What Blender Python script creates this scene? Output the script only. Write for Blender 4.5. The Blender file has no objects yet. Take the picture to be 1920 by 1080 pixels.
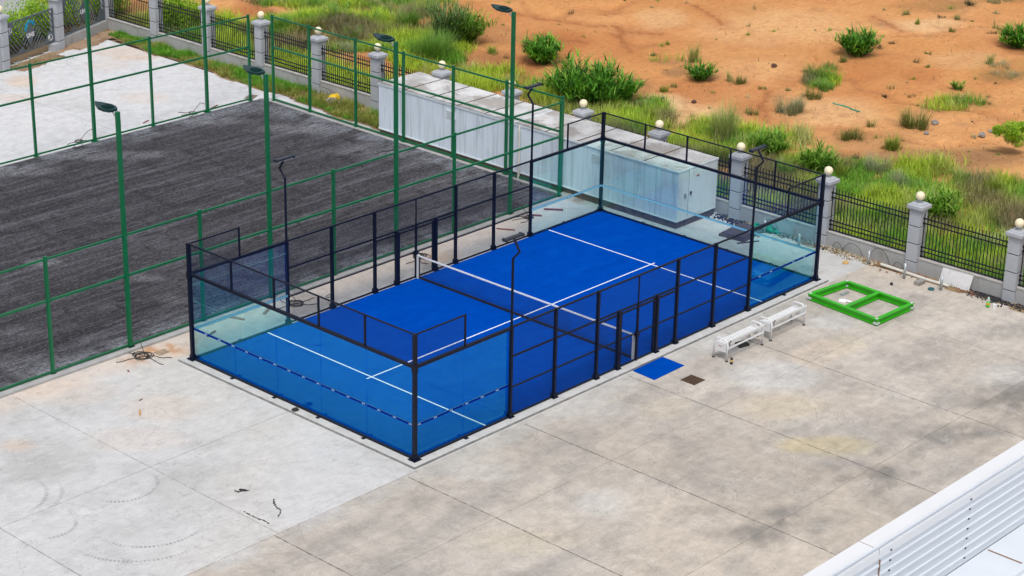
import bpy, math, random
import numpy as np
from mathutils import Vector, Matrix
R = math.radians
random.seed(7)
rng = np.random.default_rng(11)
scene = bpy.context.scene
col = scene.collection

# ------------------------------------------------------------ camera
F, CX, CY, CZ, YAW, PIT, ROL = 3851.396, -37.6867, -38.0841, 27.0503, 0.7397304, -0.3843243, 0.0205598
d = Vector((math.cos(YAW)*math.cos(PIT), math.sin(YAW)*math.cos(PIT), math.sin(PIT)))
r = Vector((math.sin(YAW), -math.cos(YAW), 0)); u = r.cross(d)
r2 = r*math.cos(ROL) + u*math.sin(ROL); u2 = -r*math.sin(ROL) + u*math.cos(ROL)
cam = bpy.data.cameras.new('camera'); camo = bpy.data.objects.new('camera', cam); col.objects.link(camo)
cam.sensor_width = 36; cam.lens = F/1920*36; cam.clip_end = 2000; cam.clip_start = 0.5
M = Matrix(((r2.x, u2.x, -d.x, CX), (r2.y, u2.y, -d.y, CY), (r2.z, u2.z, -d.z, CZ), (0, 0, 0, 1)))
camo.matrix_world = M
scene.camera = camo

# ------------------------------------------------------------ light: bright overcast
SUN_EL, SUN_AZ = R(62), R(-136)          # direction towards the sun, measured from +X
world = bpy.data.worlds.new('World'); scene.world = world; world.use_nodes = True
wn = world.node_tree.nodes; wl = world.node_tree.links
bg = wn['Background']
sky = wn.new('ShaderNodeTexSky'); sky.sky_type = 'NISHITA'; sky.sun_disc = False
sky.sun_elevation = SUN_EL; sky.sun_rotation = math.pi/2 - SUN_AZ
sky.air_density = 1.0; sky.dust_density = 4.0; sky.ozone_density = 1.0
hs = wn.new('ShaderNodeHueSaturation'); hs.inputs['Saturation'].default_value = 0.42
wl.new(sky.outputs[0], hs.inputs['Color']); wl.new(hs.outputs[0], bg.inputs[0])
bg.inputs[1].default_value = 0.15
sl = bpy.data.lights.new('sun', 'SUN'); sl.energy = 1.5; sl.angle = R(14); sl.color = (1.0, 0.96, 0.9)
so = bpy.data.objects.new('sun', sl); col.objects.link(so)
sd = Vector((math.cos(SUN_AZ)*math.cos(SUN_EL), math.sin(SUN_AZ)*math.cos(SUN_EL), math.sin(SUN_EL)))
so.rotation_euler = sd.to_track_quat('Z', 'Y').to_euler()
scene.view_settings.view_transform = 'Standard'
scene.view_settings.look = 'None'
scene.view_settings.exposure = 0.1
scene.view_settings.gamma = 1.0
scene.cycles.max_bounces = 8
scene.cycles.transparent_max_bounces = 24
scene.cycles.caustics_reflective = False
scene.cycles.caustics_refractive = False

VEG=[(34.22,25.82,0.8,1.45,'cane'),(30.65,20.06,1.28,2.51,'cane'),(32.12,19.11,0.61,1.32,'cane'),(33.12,31.24,0.8,2.75,'reed'),(30.69,29.79,1.01,1.68,'lush'),(34.07,30.91,0.8,2.02,'cane2'),(46.29,15.89,0.83,1.39,'cane'),(44.91,15.74,0.32,0.57,'olive'),(43.42,15.46,0.58,0.62,'olive'),(42.12,15.42,0.57,0.67,'olive'),(36.47,12.81,0.73,1.15,'pale'),(40.23,13.53,0.51,0.65,'lush'),(39.06,13.22,0.5,0.81,'olive'),(37.6,18.83,0.54,0.99,'cane'),(39.65,20.83,0.39,1.3,'reedpale'),(38.3,17.06,0.33,0.76,'olive'),(38.29,17.56,0.25,0.71,'reedpale'),(34.84,13.8,0.31,0.62,'olive'),(38.31,15.71,0.25,0.32,'olive'),(30.79,12.3,0.93,1.89,'reedpale'),(28.41,10.76,1.01,1.21,'yellow'),(30.83,9.92,0.75,1.23,'cane2'),(34.99,8.69,0.66,0.86,'olive'),(37.19,8.91,0.24,0.62,'olive'),(38.34,7.39,0.63,1.29,'olive'),(35.03,6.39,0.58,0.85,'yellow'),(37.77,2.55,0.7,1.41,'leafy'),(40.26,3.22,0.48,1.03,'leafy'),(53.84,11.25,0.56,1.38,'cane'),(56.08,13.42,0.63,0.8,'olive'),(30.18,6.95,0.67,1.34,'cane2'),(30.35,15.03,0.28,0.61,'yellow'),(44.11,7.25,0.28,0.43,'olive'),(45.05,9.32,0.26,0.5,'cane2'),(42.65,10.28,0.38,0.27,'dark'),(54.91,13.35,0.31,0.43,'dark'),(59.27,17.14,0.51,0.51,'dark'),(61.02,16.47,0.9,0.45,'pale'),(56.06,16.11,0.23,0.56,'olive'),(55.17,18.77,0.23,0.5,'olive'),(39.26,23.05,0.16,0.34,'dark'),(41.18,23.69,0.19,0.29,'yellow'),(31.78,28.77,0.23,0.5,'yellow'),(33.68,28.57,0.39,0.57,'yellow'),(29.95,41.04,0.47,1.02,'dark'),(33.23,41.32,0.86,0.67,'dark'),(33.9,39.77,0.71,0.61,'cane2'),(34.97,38.47,0.85,0.79,'dark'),(32.84,34.86,0.68,0.88,'olive'),(34.06,35.15,0.69,1.18,'lush'),(31.43,37.9,0.63,0.89,'lush'),(30.66,35.49,0.68,0.7,'lush'),(29.01,37.03,0.95,0.87,'yellow'),(28.68,38.47,0.68,0.88,'lush'),(33.04,36.84,0.97,0.77,'lush'),(29.76,32.25,0.66,0.73,'lush'),(29.69,29.96,0.78,0.83,'olive'),(28.77,33.85,0.66,0.68,'pale'),(48.53,15.96,0.33,0.41,'dark'),(49.62,16.05,0.22,0.3,'dark'),(50.68,17.32,0.14,0.3,'olive'),(41.71,11.18,0.13,0.38,'dark'),(55.82,16.94,0.23,0.31,'dark'),(53.75,15.02,0.26,0.43,'olive'),(54.02,17.27,0.14,0.49,'yellow'),(49.44,13.74,0.19,0.29,'olive'),(47.05,12.3,0.16,0.29,'olive'),(49.8,10.48,0.27,0.75,'reedpale'),(49.85,9.92,0.81,0.35,'pale'),(48.79,8.86,0.93,0.4,'pale'),(39.01,14.69,0.18,0.27,'olive'),(34.88,18.84,0.32,0.54,'yellow'),(35.74,18.99,0.2,0.32,'olive'),(30.66,16.35,0.36,0.92,'yellow'),(33.12,1.96,0.45,0.86,'lush'),(28.82,0.41,0.74,1.36,'cane2'),(32.03,5.35,0.67,0.82,'pale'),(33.19,0.52,0.49,0.95,'yellow'),(31.25,3.3,0.66,0.95,'pale'),(32.81,11.09,0.12,0.25,'olive'),(35.99,28.42,0.32,0.52,'dark'),(32.24,26.02,0.26,0.39,'yellow'),(28.9,7.43,0.55,0.95,'lush'),(30.49,5.89,0.56,0.96,'yellow'),(29.09,3.16,0.75,0.93,'yellow'),(32.14,17.72,0.24,0.52,'dark')]
DIRT=[(37.19,27.71,0.2773,-0.311,0.2207,0.2353,0,0.9),(31.92,26.07,0.2974,-0.3193,0.1805,0.1911,0,0.8),(39.15,24.49,0.2014,-0.2417,0.2244,0.2389,0,0.35),(35.18,14.6,0.4161,-0.554,0.3288,0.3452,0,0.55),(35.6,17.68,0.2084,-0.2653,0.2593,0.2732,0,0.5),(42.92,25.15,0.1534,-0.1905,0.2115,0.2261,0,0.2),(44.48,14.21,0.3118,-0.4661,0.3294,0.3488,0,0.5),(45.77,11.73,0.4244,-0.6711,0.4107,0.4343,0,0.5),(40.32,15.63,0.5817,-0.81,0.6334,0.669,0,0.5),(33.19,17.63,0.3702,-0.4577,0.3113,0.3272,1,1.0),(32.63,15.35,0.236,-0.3005,0.2804,0.2939,1,0.8),(37.85,11.49,0.1977,-0.2866,0.2744,0.2879,1,0.5),(40.7,17.78,0.2328,-0.3146,0.3306,0.3501,1,0.25),(54.24,16.76,0.2152,-0.3421,0.3864,0.4141,1,0.8),(45.25,27.39,0.3744,-0.4629,0.2739,0.2941,1,0.5),(47.81,22.02,0.1338,-0.1836,0.1534,0.1642,1,0.35),(49.58,12.0,0.2239,-0.3671,0.3486,0.3702,1,0.4),(52.77,12.39,0.3226,-0.5431,0.3322,0.3539,0,0.3),(31.29,27.94,0.2253,-0.2339,0.1774,0.1881,2,0.55),(36.74,30.93,0.5044,-0.539,0.2675,0.286,2,0.4),(31.79,7.32,0.1278,-0.1852,0.3445,0.3579,2,0.8),(34.9,4.33,0.1089,-0.174,0.3201,0.3325,2,0.85),(35.58,7.71,0.2013,-0.3039,0.3775,0.3938,2,0.4),(38.62,20.38,0.8054,-1.0205,0.6075,0.6437,2,0.5),(37.51,20.41,0.9439,-1.1796,0.7413,0.7848,2,0.7),(38.83,21.86,0.6043,-0.7508,0.8935,0.9484,2,0.5),(33.03,10.67,0.4242,-0.5878,0.4103,0.4282,2,0.5),(26.82,3.89,0.0909,-0.1318,0.1803,0.1858,2,0.6),(34.47,19.95,0.6396,-0.7754,0.3861,0.4074,2,0.4),(50.41,25.68,0.3495,-0.4677,0.4853,0.5229,2,0.1),(58.12,18.53,0.2066,-0.3318,0.3599,0.3877,3,0.35),(49.82,9.17,0.2474,-0.4276,0.3277,0.347,3,0.4),(43.03,8.28,0.2409,-0.3929,0.3656,0.3843,3,0.4),(30.44,36.82,0.137,-0.1256,0.104,0.1112,3,0.8),(36.61,36.95,0.4228,-0.4183,0.1971,0.212,3,0.6),(29.35,7.75,0.1023,-0.1424,0.2469,0.256,3,0.7),(32.54,20.59,0.2631,-0.3083,0.1934,0.2038,3,0.5),(29.93,42.4,0.4606,-0.3927,0.2753,0.296,0,0.9),(33.83,37.28,0.8769,-0.8349,0.4428,0.4752,0,0.6),(34.49,35.19,0.5211,-0.5131,0.451,0.4833,0,0.8),(28.4,31.95,0.4705,-0.4458,0.4465,0.4741,0,0.6),(34.81,31.32,0.6471,-0.6718,0.3289,0.3511,0,0.5),(28.57,42.92,0.4686,-0.3901,0.3068,0.3295,0,0.8)]
GRASSD=[(28.41,1.48,0.0874,-0.1361,0.1765,0.1817,1.0),(28.79,-3.0,0.2116,-0.3658,0.1448,0.1485,1.0),(29.11,7.04,0.2224,-0.3128,0.199,0.2062,0.9),(29.95,12.08,0.2436,-0.3164,0.2022,0.2107,0.85),(30.55,17.33,0.2991,-0.3591,0.2089,0.219,0.85),(30.47,21.38,0.3017,-0.3401,0.2198,0.2313,0.7),(29.69,25.7,0.2509,-0.263,0.2918,0.3082,0.55),(30.44,36.82,0.1829,-0.1676,0.159,0.1701,1.0),(27.81,37.88,0.316,-0.276,0.1625,0.1735,1.0),(31.83,31.37,0.2991,-0.2988,0.1331,0.1417,0.8),(32.17,35.92,0.2439,-0.2311,0.2117,0.2265,0.9),(36.2,37.33,0.3643,-0.357,0.3325,0.3577,0.7),(25.88,39.68,0.3646,-0.3035,0.1628,0.1738,0.7),(26.77,44.59,0.4106,-0.3273,0.2351,0.2525,0.7),(32.51,0.11,0.2435,-0.412,0.2651,0.2736,0.7),(57.39,18.41,0.2083,-0.3329,0.4868,0.5241,0.35),(48.79,8.86,0.3341,-0.5744,0.5283,0.5588,0.5),(42.84,8.45,0.3109,-0.5045,0.5785,0.6081,0.35),(41.44,14.58,0.5705,-0.8188,0.4729,0.4995,0.7),(31.91,5.28,0.158,-0.2386,0.383,0.3971,0.75),(25.85,46.95,0.4838,-0.3711,0.2308,0.2482,0.7),(33.19,10.51,0.5075,-0.7067,0.3754,0.3918,0.5),(38.98,21.98,0.6032,-0.7495,1.1891,1.2625,0.1),(35.71,40.89,0.1281,-0.1196,0.4129,0.4456,0.8),(62.21,16.34,0.175,-0.3025,0.5658,0.6106,0.4)]
YARD=[(4.91,-9.8,0.3048,-0.4245,0.8685,0.8639,0,0.55),(8.5,-9.49,0.3318,-0.4909,0.9385,0.9372,0,0.45),(12.76,-10.27,0.2747,-0.4482,0.7316,0.7331,0,0.75),(11.1,-9.64,0.4913,-0.765,1.0867,1.0879,0,0.4),(3.46,-9.41,0.3428,-0.4587,0.8919,0.8863,0,0.5),(9.51,-8.05,0.4,-0.5799,0.8137,0.8145,1,0.6),(8.84,-7.37,0.6118,-0.8605,0.9792,0.9803,1,0.7),(3.71,-7.93,0.515,-0.6655,1.6002,1.5929,0,0.35),(15.53,-9.54,0.2603,-0.4359,0.6784,0.6821,0,0.45),(16.39,-6.65,0.448,-0.7048,0.6285,0.6343,0,0.3),(0.53,-8.96,0.4926,-0.6121,1.1238,1.114,0,0.25),(3.93,-4.44,0.6925,-0.8233,1.0272,1.0263,0,0.12),(12.35,-3.83,0.2885,-0.3958,0.4917,0.4957,2,0.5),(13.31,-1.17,0.5729,-0.7514,0.784,0.7932,2,0.5),(16.23,-4.06,0.6395,-0.9413,0.7818,0.7909,1,0.25),(17.38,-2.63,0.525,-0.7611,0.8272,0.839,2,0.45),(20.86,-3.37,0.3665,-0.5706,0.883,0.898,0,0.3),(6.29,-1.17,0.442,-0.5104,0.6022,0.6051,2,0.25),(0.84,-1.82,0.561,-0.5881,0.866,0.8648,2,0.25),(1.85,-5.61,0.6208,-0.7274,0.7345,0.7314,2,0.3),(-1.31,-5.46,0.3909,-0.4259,0.7907,0.7851,1,0.2),(8.04,-2.92,0.6351,-0.7891,0.754,0.7576,1,0.15),(20.75,-7.25,0.4086,-0.6988,0.7595,0.7694,0,0.3),(17.63,-9.07,0.3752,-0.6416,0.5556,0.5601,2,0.3),(10.75,-5.61,0.3947,-0.5496,0.5995,0.6023,1,0.25),(13.5,-6.12,0.334,-0.4942,0.8617,0.8677,0,0.25)]
SLAB=[(-5.63,4.66,0.4344,-0.3414,0.6952,0.6942,0,0.3),(-8.09,7.12,0.9163,-0.644,0.6969,0.6959,0,0.35),(-8.21,4.94,0.6155,-0.4498,0.9209,0.9175,0,0.25),(-7.53,8.98,1.3509,-0.9311,1.4268,1.4283,1,0.6),(-4.13,3.63,0.8406,-0.6998,1.0356,1.0347,0,0.25),(-4.35,11.05,0.4173,-0.3005,0.5882,0.592,1,0.35),(-2.97,8.05,0.4887,-0.384,0.6079,0.6108,1,0.3),(-0.09,11.16,0.7634,-0.6057,1.3551,1.3697,1,0.9),(-4.9,6.85,0.4257,-0.3265,0.6512,0.6522,1,0.25),(7.57,9.7,0.6558,-0.6244,1.0239,1.0413,1,0.6),(12.19,10.89,0.6017,-0.6098,0.9182,0.9392,1,0.8),(6.27,9.64,0.6727,-0.6253,0.9189,0.9332,1,0.7),(0.19,8.82,0.7609,-0.6334,0.8433,0.8506,2,0.4),(-1.01,2.97,0.3913,-0.3551,0.4838,0.4845,2,0.3),(14.31,40.26,0.8567,-0.5934,0.556,0.5873,1,0.8),(12.67,38.29,0.7042,-0.4853,0.8232,0.8663,1,0.5),(18.76,39.75,0.5362,-0.4014,0.5253,0.557,1,0.3),(16.8,34.37,0.5548,-0.4297,0.5836,0.6142,1,0.35),(20.53,40.01,0.523,-0.4011,0.8983,0.9545,1,0.8),(13.9,35.99,0.4334,-0.3137,0.5952,0.6256,0,0.2),(10.48,32.79,0.4589,-0.3257,0.4586,0.4789,0,0.15),(20.74,41.12,0.4463,-0.339,0.5014,0.5335,1,0.6)]
ASPH=[(1.5,20.61,0.972,-0.6849,1.3203,1.3494,2,0.8),(3.25,16.72,1.0649,-0.8267,1.371,1.3982,2,0.7),(2.74,14.44,1.0783,-0.8596,1.4441,1.4686,2,0.5),(-3.27,12.83,0.3046,-0.2183,0.8363,0.8441,2,0.5),(-1.0,12.36,1.165,-0.8871,1.6198,1.6377,2,0.8),(6.83,29.46,0.435,-0.3013,0.8599,0.8916,2,0.7),(10.53,28.75,0.2634,-0.1972,0.9838,1.0231,2,0.7),(16.74,29.43,0.3716,-0.3064,0.8828,0.9243,2,0.7),(18.65,26.0,0.3252,-0.2895,0.7509,0.785,2,0.8),(-2.74,15.94,0.799,-0.5507,1.5647,1.585,2,0.4),(-4.35,12.74,0.8321,-0.5819,1.4352,1.4468,2,0.5),(18.94,21.64,0.3236,-0.3081,0.6841,0.7121,2,0.5),(18.89,15.99,0.3587,-0.3723,0.6545,0.6774,2,0.35),(18.71,13.48,0.5382,-0.5807,0.9147,0.9441,0,0.3),(4.13,21.84,0.4618,-0.3375,0.6112,0.6271,0,0.4),(-0.46,14.96,0.7648,-0.5643,1.0853,1.1008,0,0.6),(-2.15,14.11,1.189,-0.8563,1.3336,1.3492,0,0.6),(11.98,15.79,0.454,-0.422,0.5898,0.6061,0,0.4),(14.5,23.96,0.2895,-0.248,0.4937,0.5129,0,0.25),(16.55,21.03,0.5608,-0.5188,0.8389,0.8706,0,0.5),(16.17,13.37,0.562,-0.5835,0.8192,0.8434,0,0.4)]
ARCS=[(-7.595, 2.675, 1.588, -3.041, -2.147, -1.094), (-7.847, 2.677, 2.187, -3.086, -2.403, -1.532), (-9.771, 6.669, 1.362, 0.089, -0.667, -1.476), (-6.909, 4.86, 1.061, -0.187, -1.669, -2.722), (-9.747, 4.403, 0.82, -0.452, -1.28, -2.276), (-9.52, 6.54, 1.508, -0.242, -0.89, -1.571)]
SQ1=[(-5.477, 1.16), (-5.5, 0.992), (-5.505, 0.758), (-5.505, 0.553), (-5.463, 0.4), (-5.477, 0.1)]
SQ2=[(-4.418, 1.116), (-4.6, 0.924), (-4.7, 0.669), (-4.745, 0.472), (-4.882, 0.339), (-5.031, 0.234)]
SQ3=[(-4.881, 2.325), (-4.888, 2.165), (-4.742, 2.069)]
RILLS=[[(40.15,33.35),(40.68,31.94),(41.09,30.07),(41.41,28.88),(42.26,27.8),(41.4,26.86),(40.32,26.16)],[(41.56,27.0),(42.08,26.22),(42.62,25.43)],[(40.75,26.89),(39.73,25.32),(38.77,24.18)],[(48.75,28.01),(48.01,26.35),(46.41,24.07)],[(38.14,15.27),(36.23,14.17),(35.07,13.02),(34.42,12.55)],[(53.58,19.63),(52.79,18.11),(51.81,16.83)],[(37.93,29.82),(37.76,27.86),(38.36,26.61)]]


# ------------------------------------------------------------ helpers
def S(c):
    return tuple((v/255/12.92 if v/255 <= .04045 else ((v/255+.055)/1.055)**2.4) for v in c)
def tag(o, label=None, cat=None, group=None, kind=None):
    if label: o['label'] = label
    if cat: o['category'] = cat
    if group: o['group'] = group
    if kind: o['kind'] = kind
    return o
def empty(name, loc=(0, 0, 0), rz=0.0, label=None, cat=None, group=None):
    o = bpy.data.objects.new(name, None); o.empty_display_size = .2
    o.location = loc; o.rotation_euler = (0, 0, rz); col.objects.link(o)
    return tag(o, label, cat, group)
def copy_tree(o, parent=None):
    c = o.copy(); col.objects.link(c); c.parent = parent
    for ch in list(o.children): copy_tree(ch, c)
    return c
class MB:
    def __init__(s): s.v = []; s.f = []
    def box(s, x0, x1, y0, y1, z0, z1):
        b = len(s.v)
        s.v += [(x0,y0,z0),(x1,y0,z0),(x1,y1,z0),(x0,y1,z0),(x0,y0,z1),(x1,y0,z1),(x1,y1,z1),(x0,y1,z1)]
        s.f += [tuple(b+i for i in q) for q in ((0,3,2,1),(4,5,6,7),(0,1,5,4),(1,2,6,5),(2,3,7,6),(3,0,4,7))]
        return s
    def bar(s, a, b, w, h, up=(0,0,1)):
        a = Vector(a); b = Vector(b); t = (b-a).normalized(); upv = Vector(up)
        if abs(t.dot(upv)) > .98: upv = Vector((1,0,0))
        x = t.cross(upv).normalized(); y = x.cross(t)
        n = len(s.v)
        for p in (a, b):
            for i, j in ((-1,-1),(1,-1),(1,1),(-1,1)):
                s.v.append(tuple(p + x*(i*w/2) + y*(j*h/2)))
        s.f += [tuple(n+i for i in q) for q in ((0,3,2,1),(4,5,6,7),(0,1,5,4),(1,2,6,5),(2,3,7,6),(3,0,4,7))]
        return s
    def tube(s, pts, rad, n=6, cap=True):
        pts = [Vector(p) for p in pts]; base = len(s.v); prev = None
        rr = rad if isinstance(rad, (list, tuple)) else [rad]*len(pts)
        for i, p in enumerate(pts):
            t = (pts[min(i+1, len(pts)-1)] - pts[max(i-1, 0)])
            t = t.normalized() if t.length > 1e-9 else Vector((0,0,1))
            ref = prev if prev is not None else (Vector((0,0,1)) if abs(t.z) < .9 else Vector((1,0,0)))
            x = (ref - t*ref.dot(t))
            x = x.normalized() if x.length > 1e-6 else t.orthogonal().normalized()
            prev = x; y = t.cross(x)
            for k in range(n):
                a = 2*math.pi*k/n
                s.v.append(tuple(p + x*(math.cos(a)*rr[i]) + y*(math.sin(a)*rr[i])))
        for i in range(len(pts)-1):
            for k in range(n):
                a = base+i*n+k; b = base+i*n+(k+1) % n
                s.f.append((a, b, b+n, a+n))
        if cap:
            s.f.append(tuple(base+k for k in reversed(range(n)))); e = base+(len(pts)-1)*n
            s.f.append(tuple(e+k for k in range(n)))
        return s
    def lathe(s, prof, c=(0,0,0), n=24):
        base = len(s.v)
        for rad, z in prof:
            for k in range(n):
                a = 2*math.pi*k/n
                s.v.append((c[0]+rad*math.cos(a), c[1]+rad*math.sin(a), c[2]+z))
        for i in range(len(prof)-1):
            for k in range(n):
                a = base+i*n+k; b = base+i*n+(k+1) % n
                s.f.append((a, b, b+n, a+n))
        s.f.append(tuple(base+k for k in reversed(range(n)))); e = base+(len(prof)-1)*n
        s.f.append(tuple(e+k for k in range(n)))
        return s
    def prism(s, poly, z0, z1):
        n = len(poly); b = len(s.v)
        s.v += [(x, y, z0) for x, y in poly] + [(x, y, z1) for x, y in poly]
        s.f.append(tuple(b+i for i in reversed(range(n)))); s.f.append(tuple(b+n+i for i in range(n)))
        for i in range(n):
            j = (i+1) % n; s.f.append((b+i, b+j, b+n+j, b+n+i))
        return s
    def rock(s, c, r, sq=(1,1,.7), sd=0):
        rd = random.Random(sd); n0 = len(s.v)
        import itertools
        rings = [(-.9,.45),(-.3,.95),(.35,.9),(.85,.5)]; n = 7
        for h, q in rings:
            for k in range(n):
                a = 2*math.pi*(k+rd.uniform(-.25,.25))/n; m = r*q*rd.uniform(.8,1.2)
                s.v.append((c[0]+m*sq[0]*math.cos(a), c[1]+m*sq[1]*math.sin(a), c[2]+h*r*sq[2]*rd.uniform(.85,1.1)))
        for i in range(3):
            for k in range(n):
                a = n0+i*n+k; b = n0+i*n+(k+1) % n
                s.f.append((a, b, b+n, a+n))
        s.f.append(tuple(n0+k for k in reversed(range(n)))); s.f.append(tuple(n0+3*n+k for k in range(n)))
        return s
    def build(s, name, m, parent=None, smooth=False, loc=None):
        me = bpy.data.meshes.new(name); me.from_pydata(s.v, [], s.f); me.update()
        if smooth: me.shade_smooth()
        o = bpy.data.objects.new(name, me); col.objects.link(o)
        if m: me.materials.append(m)
        if parent: o.parent = parent
        if loc: o.location = loc
        return o
def bevel(o, w=.01, seg=2):
    m = o.modifiers.new('bevel', 'BEVEL'); m.width = w; m.segments = seg; m.limit_method = 'ANGLE'
    return o
def text_mesh(txt, size, name, m, parent, loc, rot, ext=.004, bold=0.0):
    cu = bpy.data.curves.new(name, 'FONT'); cu.body = txt; cu.size = size; cu.extrude = ext
    cu.align_x = 'CENTER'; cu.align_y = 'CENTER'; cu.offset = bold
    t = bpy.data.objects.new(name+'_c', cu); col.objects.link(t)
    dg = bpy.context.evaluated_depsgraph_get(); dg.update()
    me = bpy.data.meshes.new_from_object(t.evaluated_get(dg)); bpy.data.objects.remove(t); bpy.data.curves.remove(cu)
    me.materials.clear(); me.materials.append(m)
    o = bpy.data.objects.new(name, me); col.objects.link(o); o.parent = parent; o.location = loc; o.rotation_euler = rot
    return o
# numpy value noise
def vnoise(x, y, seed=0):
    xi = np.floor(x).astype(np.int64); yi = np.floor(y).astype(np.int64); fx = x-xi; fy = y-yi
    fx = fx*fx*(3-2*fx); fy = fy*fy*(3-2*fy)
    def h(a, b):
        n = (a*374761393 + b*668265263 + seed*982451653) & 0xffffffff
        n = ((n ^ (n >> 13))*1274126177) & 0xffffffff
        return ((n ^ (n >> 16)) & 0xffff)/65535.0
    return (h(xi,yi)*(1-fx)+h(xi+1,yi)*fx)*(1-fy)+(h(xi,yi+1)*(1-fx)+h(xi+1,yi+1)*fx)*fy
def fbm(x, y, s, o=4, seed=0):
    t = 0; a = .5; n = 0
    for i in range(o):
        t = t + a*vnoise(x/s*2**i, y/s*2**i, seed+i*17); n += a; a *= .55
    return t/n
def sst(a, b, x):
    t = np.clip((x-a)/(b-a), 0, 1); return t*t*(3-2*t)
def blobsum(x, y, blobs, kind, wob=None):
    t = np.zeros_like(x)
    for b in blobs:
        if b[6] != kind: continue
        dx = x-b[0]; dy = y-b[1]
        p = b[2]*dx+b[3]*dy; q = b[4]*dx+b[5]*dy
        rr = p*p+q*q
        if wob is not None: rr = rr*(0.45+1.5*wob)
        t = np.maximum(t, b[7]*(1-sst(.15, 1.35, rr)))
    return t
# ------------------------------------------------------------ materials
def newmat(name):
    m = bpy.data.materials.new(name); m.use_nodes = True
    return m, m.node_tree.nodes, m.node_tree.links, m.node_tree.nodes['Principled BSDF']
class N:
    """tiny node helper"""
    def __init__(s, m): s.n = m.node_tree.nodes; s.l = m.node_tree.links
    def tc(s, out='Object'):
        return s.n.new('ShaderNodeTexCoord').outputs[out]
    def mp(s, vec, sc=(1,1,1), rot=(0,0,0)):
        k = s.n.new('ShaderNodeMapping'); k.inputs['Scale'].default_value = sc; k.inputs['Rotation'].default_value = rot
        s.l.new(vec, k.inputs[0]); return k.outputs[0]
    def noise(s, vec, sc, det=4, ro=.6, dist=0):
        k = s.n.new('ShaderNodeTexNoise'); k.inputs['Scale'].default_value = sc; k.inputs['Detail'].default_value = det
        k.inputs['Roughness'].default_value = ro; k.inputs['Distortion'].default_value = dist
        if vec is not None: s.l.new(vec, k.inputs['Vector'])
        return k.outputs['Fac']
    def mr(s, v, a, b, c=0., e=1.):
        k = s.n.new('ShaderNodeMapRange'); s.l.new(v, k.inputs[0])
        for i, x in enumerate((a, b, c, e)): k.inputs[i+1].default_value = x
        return k.outputs[0]
    def math(s, op, a, b=None, c=None):
        k = s.n.new('ShaderNodeMath'); k.operation = op
        for i, x in enumerate((a, b, c)):
            if x is None: continue
            if isinstance(x, (int, float)): k.inputs[i].default_value = x
            else: s.l.new(x, k.inputs[i])
        return k.outputs[0]
    def mix(s, f, a, b, mode='MIX'):
        k = s.n.new('ShaderNodeMix'); k.data_type = 'RGBA'; k.blend_type = mode
        for i, x in ((0, f), (6, a), (7, b)):
            if isinstance(x, (int, float)): k.inputs[i].default_value = x
            elif isinstance(x, tuple): k.inputs[i].default_value = (*x[:3], 1)
            else: s.l.new(x, k.inputs[i])
        return k.outputs[2]
    def xyz(s, v):
        k = s.n.new('ShaderNodeSeparateXYZ'); s.l.new(v, k.inputs[0]); return k.outputs
    def bump(s, h, st, dist=.02):
        k = s.n.new('ShaderNodeBump'); k.inputs['Strength'].default_value = st; k.inputs['Distance'].default_value = dist
        s.l.new(h, k.inputs['Height']); return k.outputs[0]
    def attr(s, nm):
        k = s.n.new('ShaderNodeAttribute'); k.attribute_name = nm; return k.outputs['Color']
def pmat(name, c, rough=.5, var=.12, sc=3., metal=0., dirt=None, bump=0., spec=.5, streak=None):
    m, n, l, p = newmat(name); q = N(m); v = q.tc()
    f = q.noise(v, sc, 5)
    c1 = tuple(min(1, x*(1+var)) for x in c); c0 = tuple(x*(1-var) for x in c)
    o = q.mix(q.mr(f, .3, .7), c0, c1)
    if dirt:
        g = q.noise(v, dirt[2], 6, .7)
        o = q.mix(q.mr(g, dirt[3], dirt[3]+.2, 0, dirt[1]), o, dirt[0])
    if streak:
        g = q.noise(q.mp(v, (6, 6, .35)), streak[2], 5, .65)
        o = q.mix(q.mr(g, .5, .72, 0, streak[1]), o, streak[0])
    l.new(o, p.inputs['Base Color']); p.inputs['Roughness'].default_value = rough; p.inputs['Metallic'].default_value = metal
    p.inputs['Specular IOR Level'].default_value = spec
    if bump: l.new(q.bump(q.noise(v, sc*8, 4), bump), p.inputs['Normal'])
    return m
navy = pmat('navy_steel', (.005,.008,.022), .45, .2, 4, spec=.2)
green = pmat('green_steel', S((0,98,58)), .45, .15, 2.5, dirt=(S((25,80,50)), .35, 6, .55))
green_lamp = pmat('dark_green_housing', S((4,48,46)), .4, .15, 4)
blackiron = pmat('black_iron', (.008,.008,.010), .5, .2, 4)
meshm = pmat('navy_wire', (.010,.022,.055), .5, .1, 4, spec=.2)
black = pmat('black_rubber', (.015,.014,.014), .6, .2, 5)
cable_m = pmat('cable_rubber', (.03,.022,.018), .6, .2, 5)
white_metal = pmat('white_powder_coat', (.72,.73,.74), .4, .05, 3, dirt=(S((150,150,148)), .4, 6, .6))
grey_metal = pmat('galvanised_steel', (.38,.41,.43), .4, .15, 7, metal=.4)
net_white = pmat('net_tape', (.78,.8,.82), .7, .05, 8)
stone_m = pmat('grey_granite_pillar', (.40,.42,.46), .6, .08, 1.2, dirt=(S((120,120,122)), .35, 5, .58), bump=.1)
groove_m = pmat('dark_groove', (.03,.032,.036), .8, .2, 5)
wall_m = pmat('low_wall_render', (.38,.385,.39), .75, .1, .8, dirt=(S((110,100,85)), .5, 1.6, .54), bump=.1, streak=(S((125,120,112)), .3, .5))
wallcap_m = pmat('low_wall_coping', (.45,.44,.42), .8, .12, 1.5, dirt=(S((105,85,65)), .6, 2.4, .52))
globe_m, _, _, _p = newmat('cream_globe'); _p.inputs['Base Color'].default_value = (.82,.72,.50,1); _p.inputs['Roughness'].default_value = .35
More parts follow.
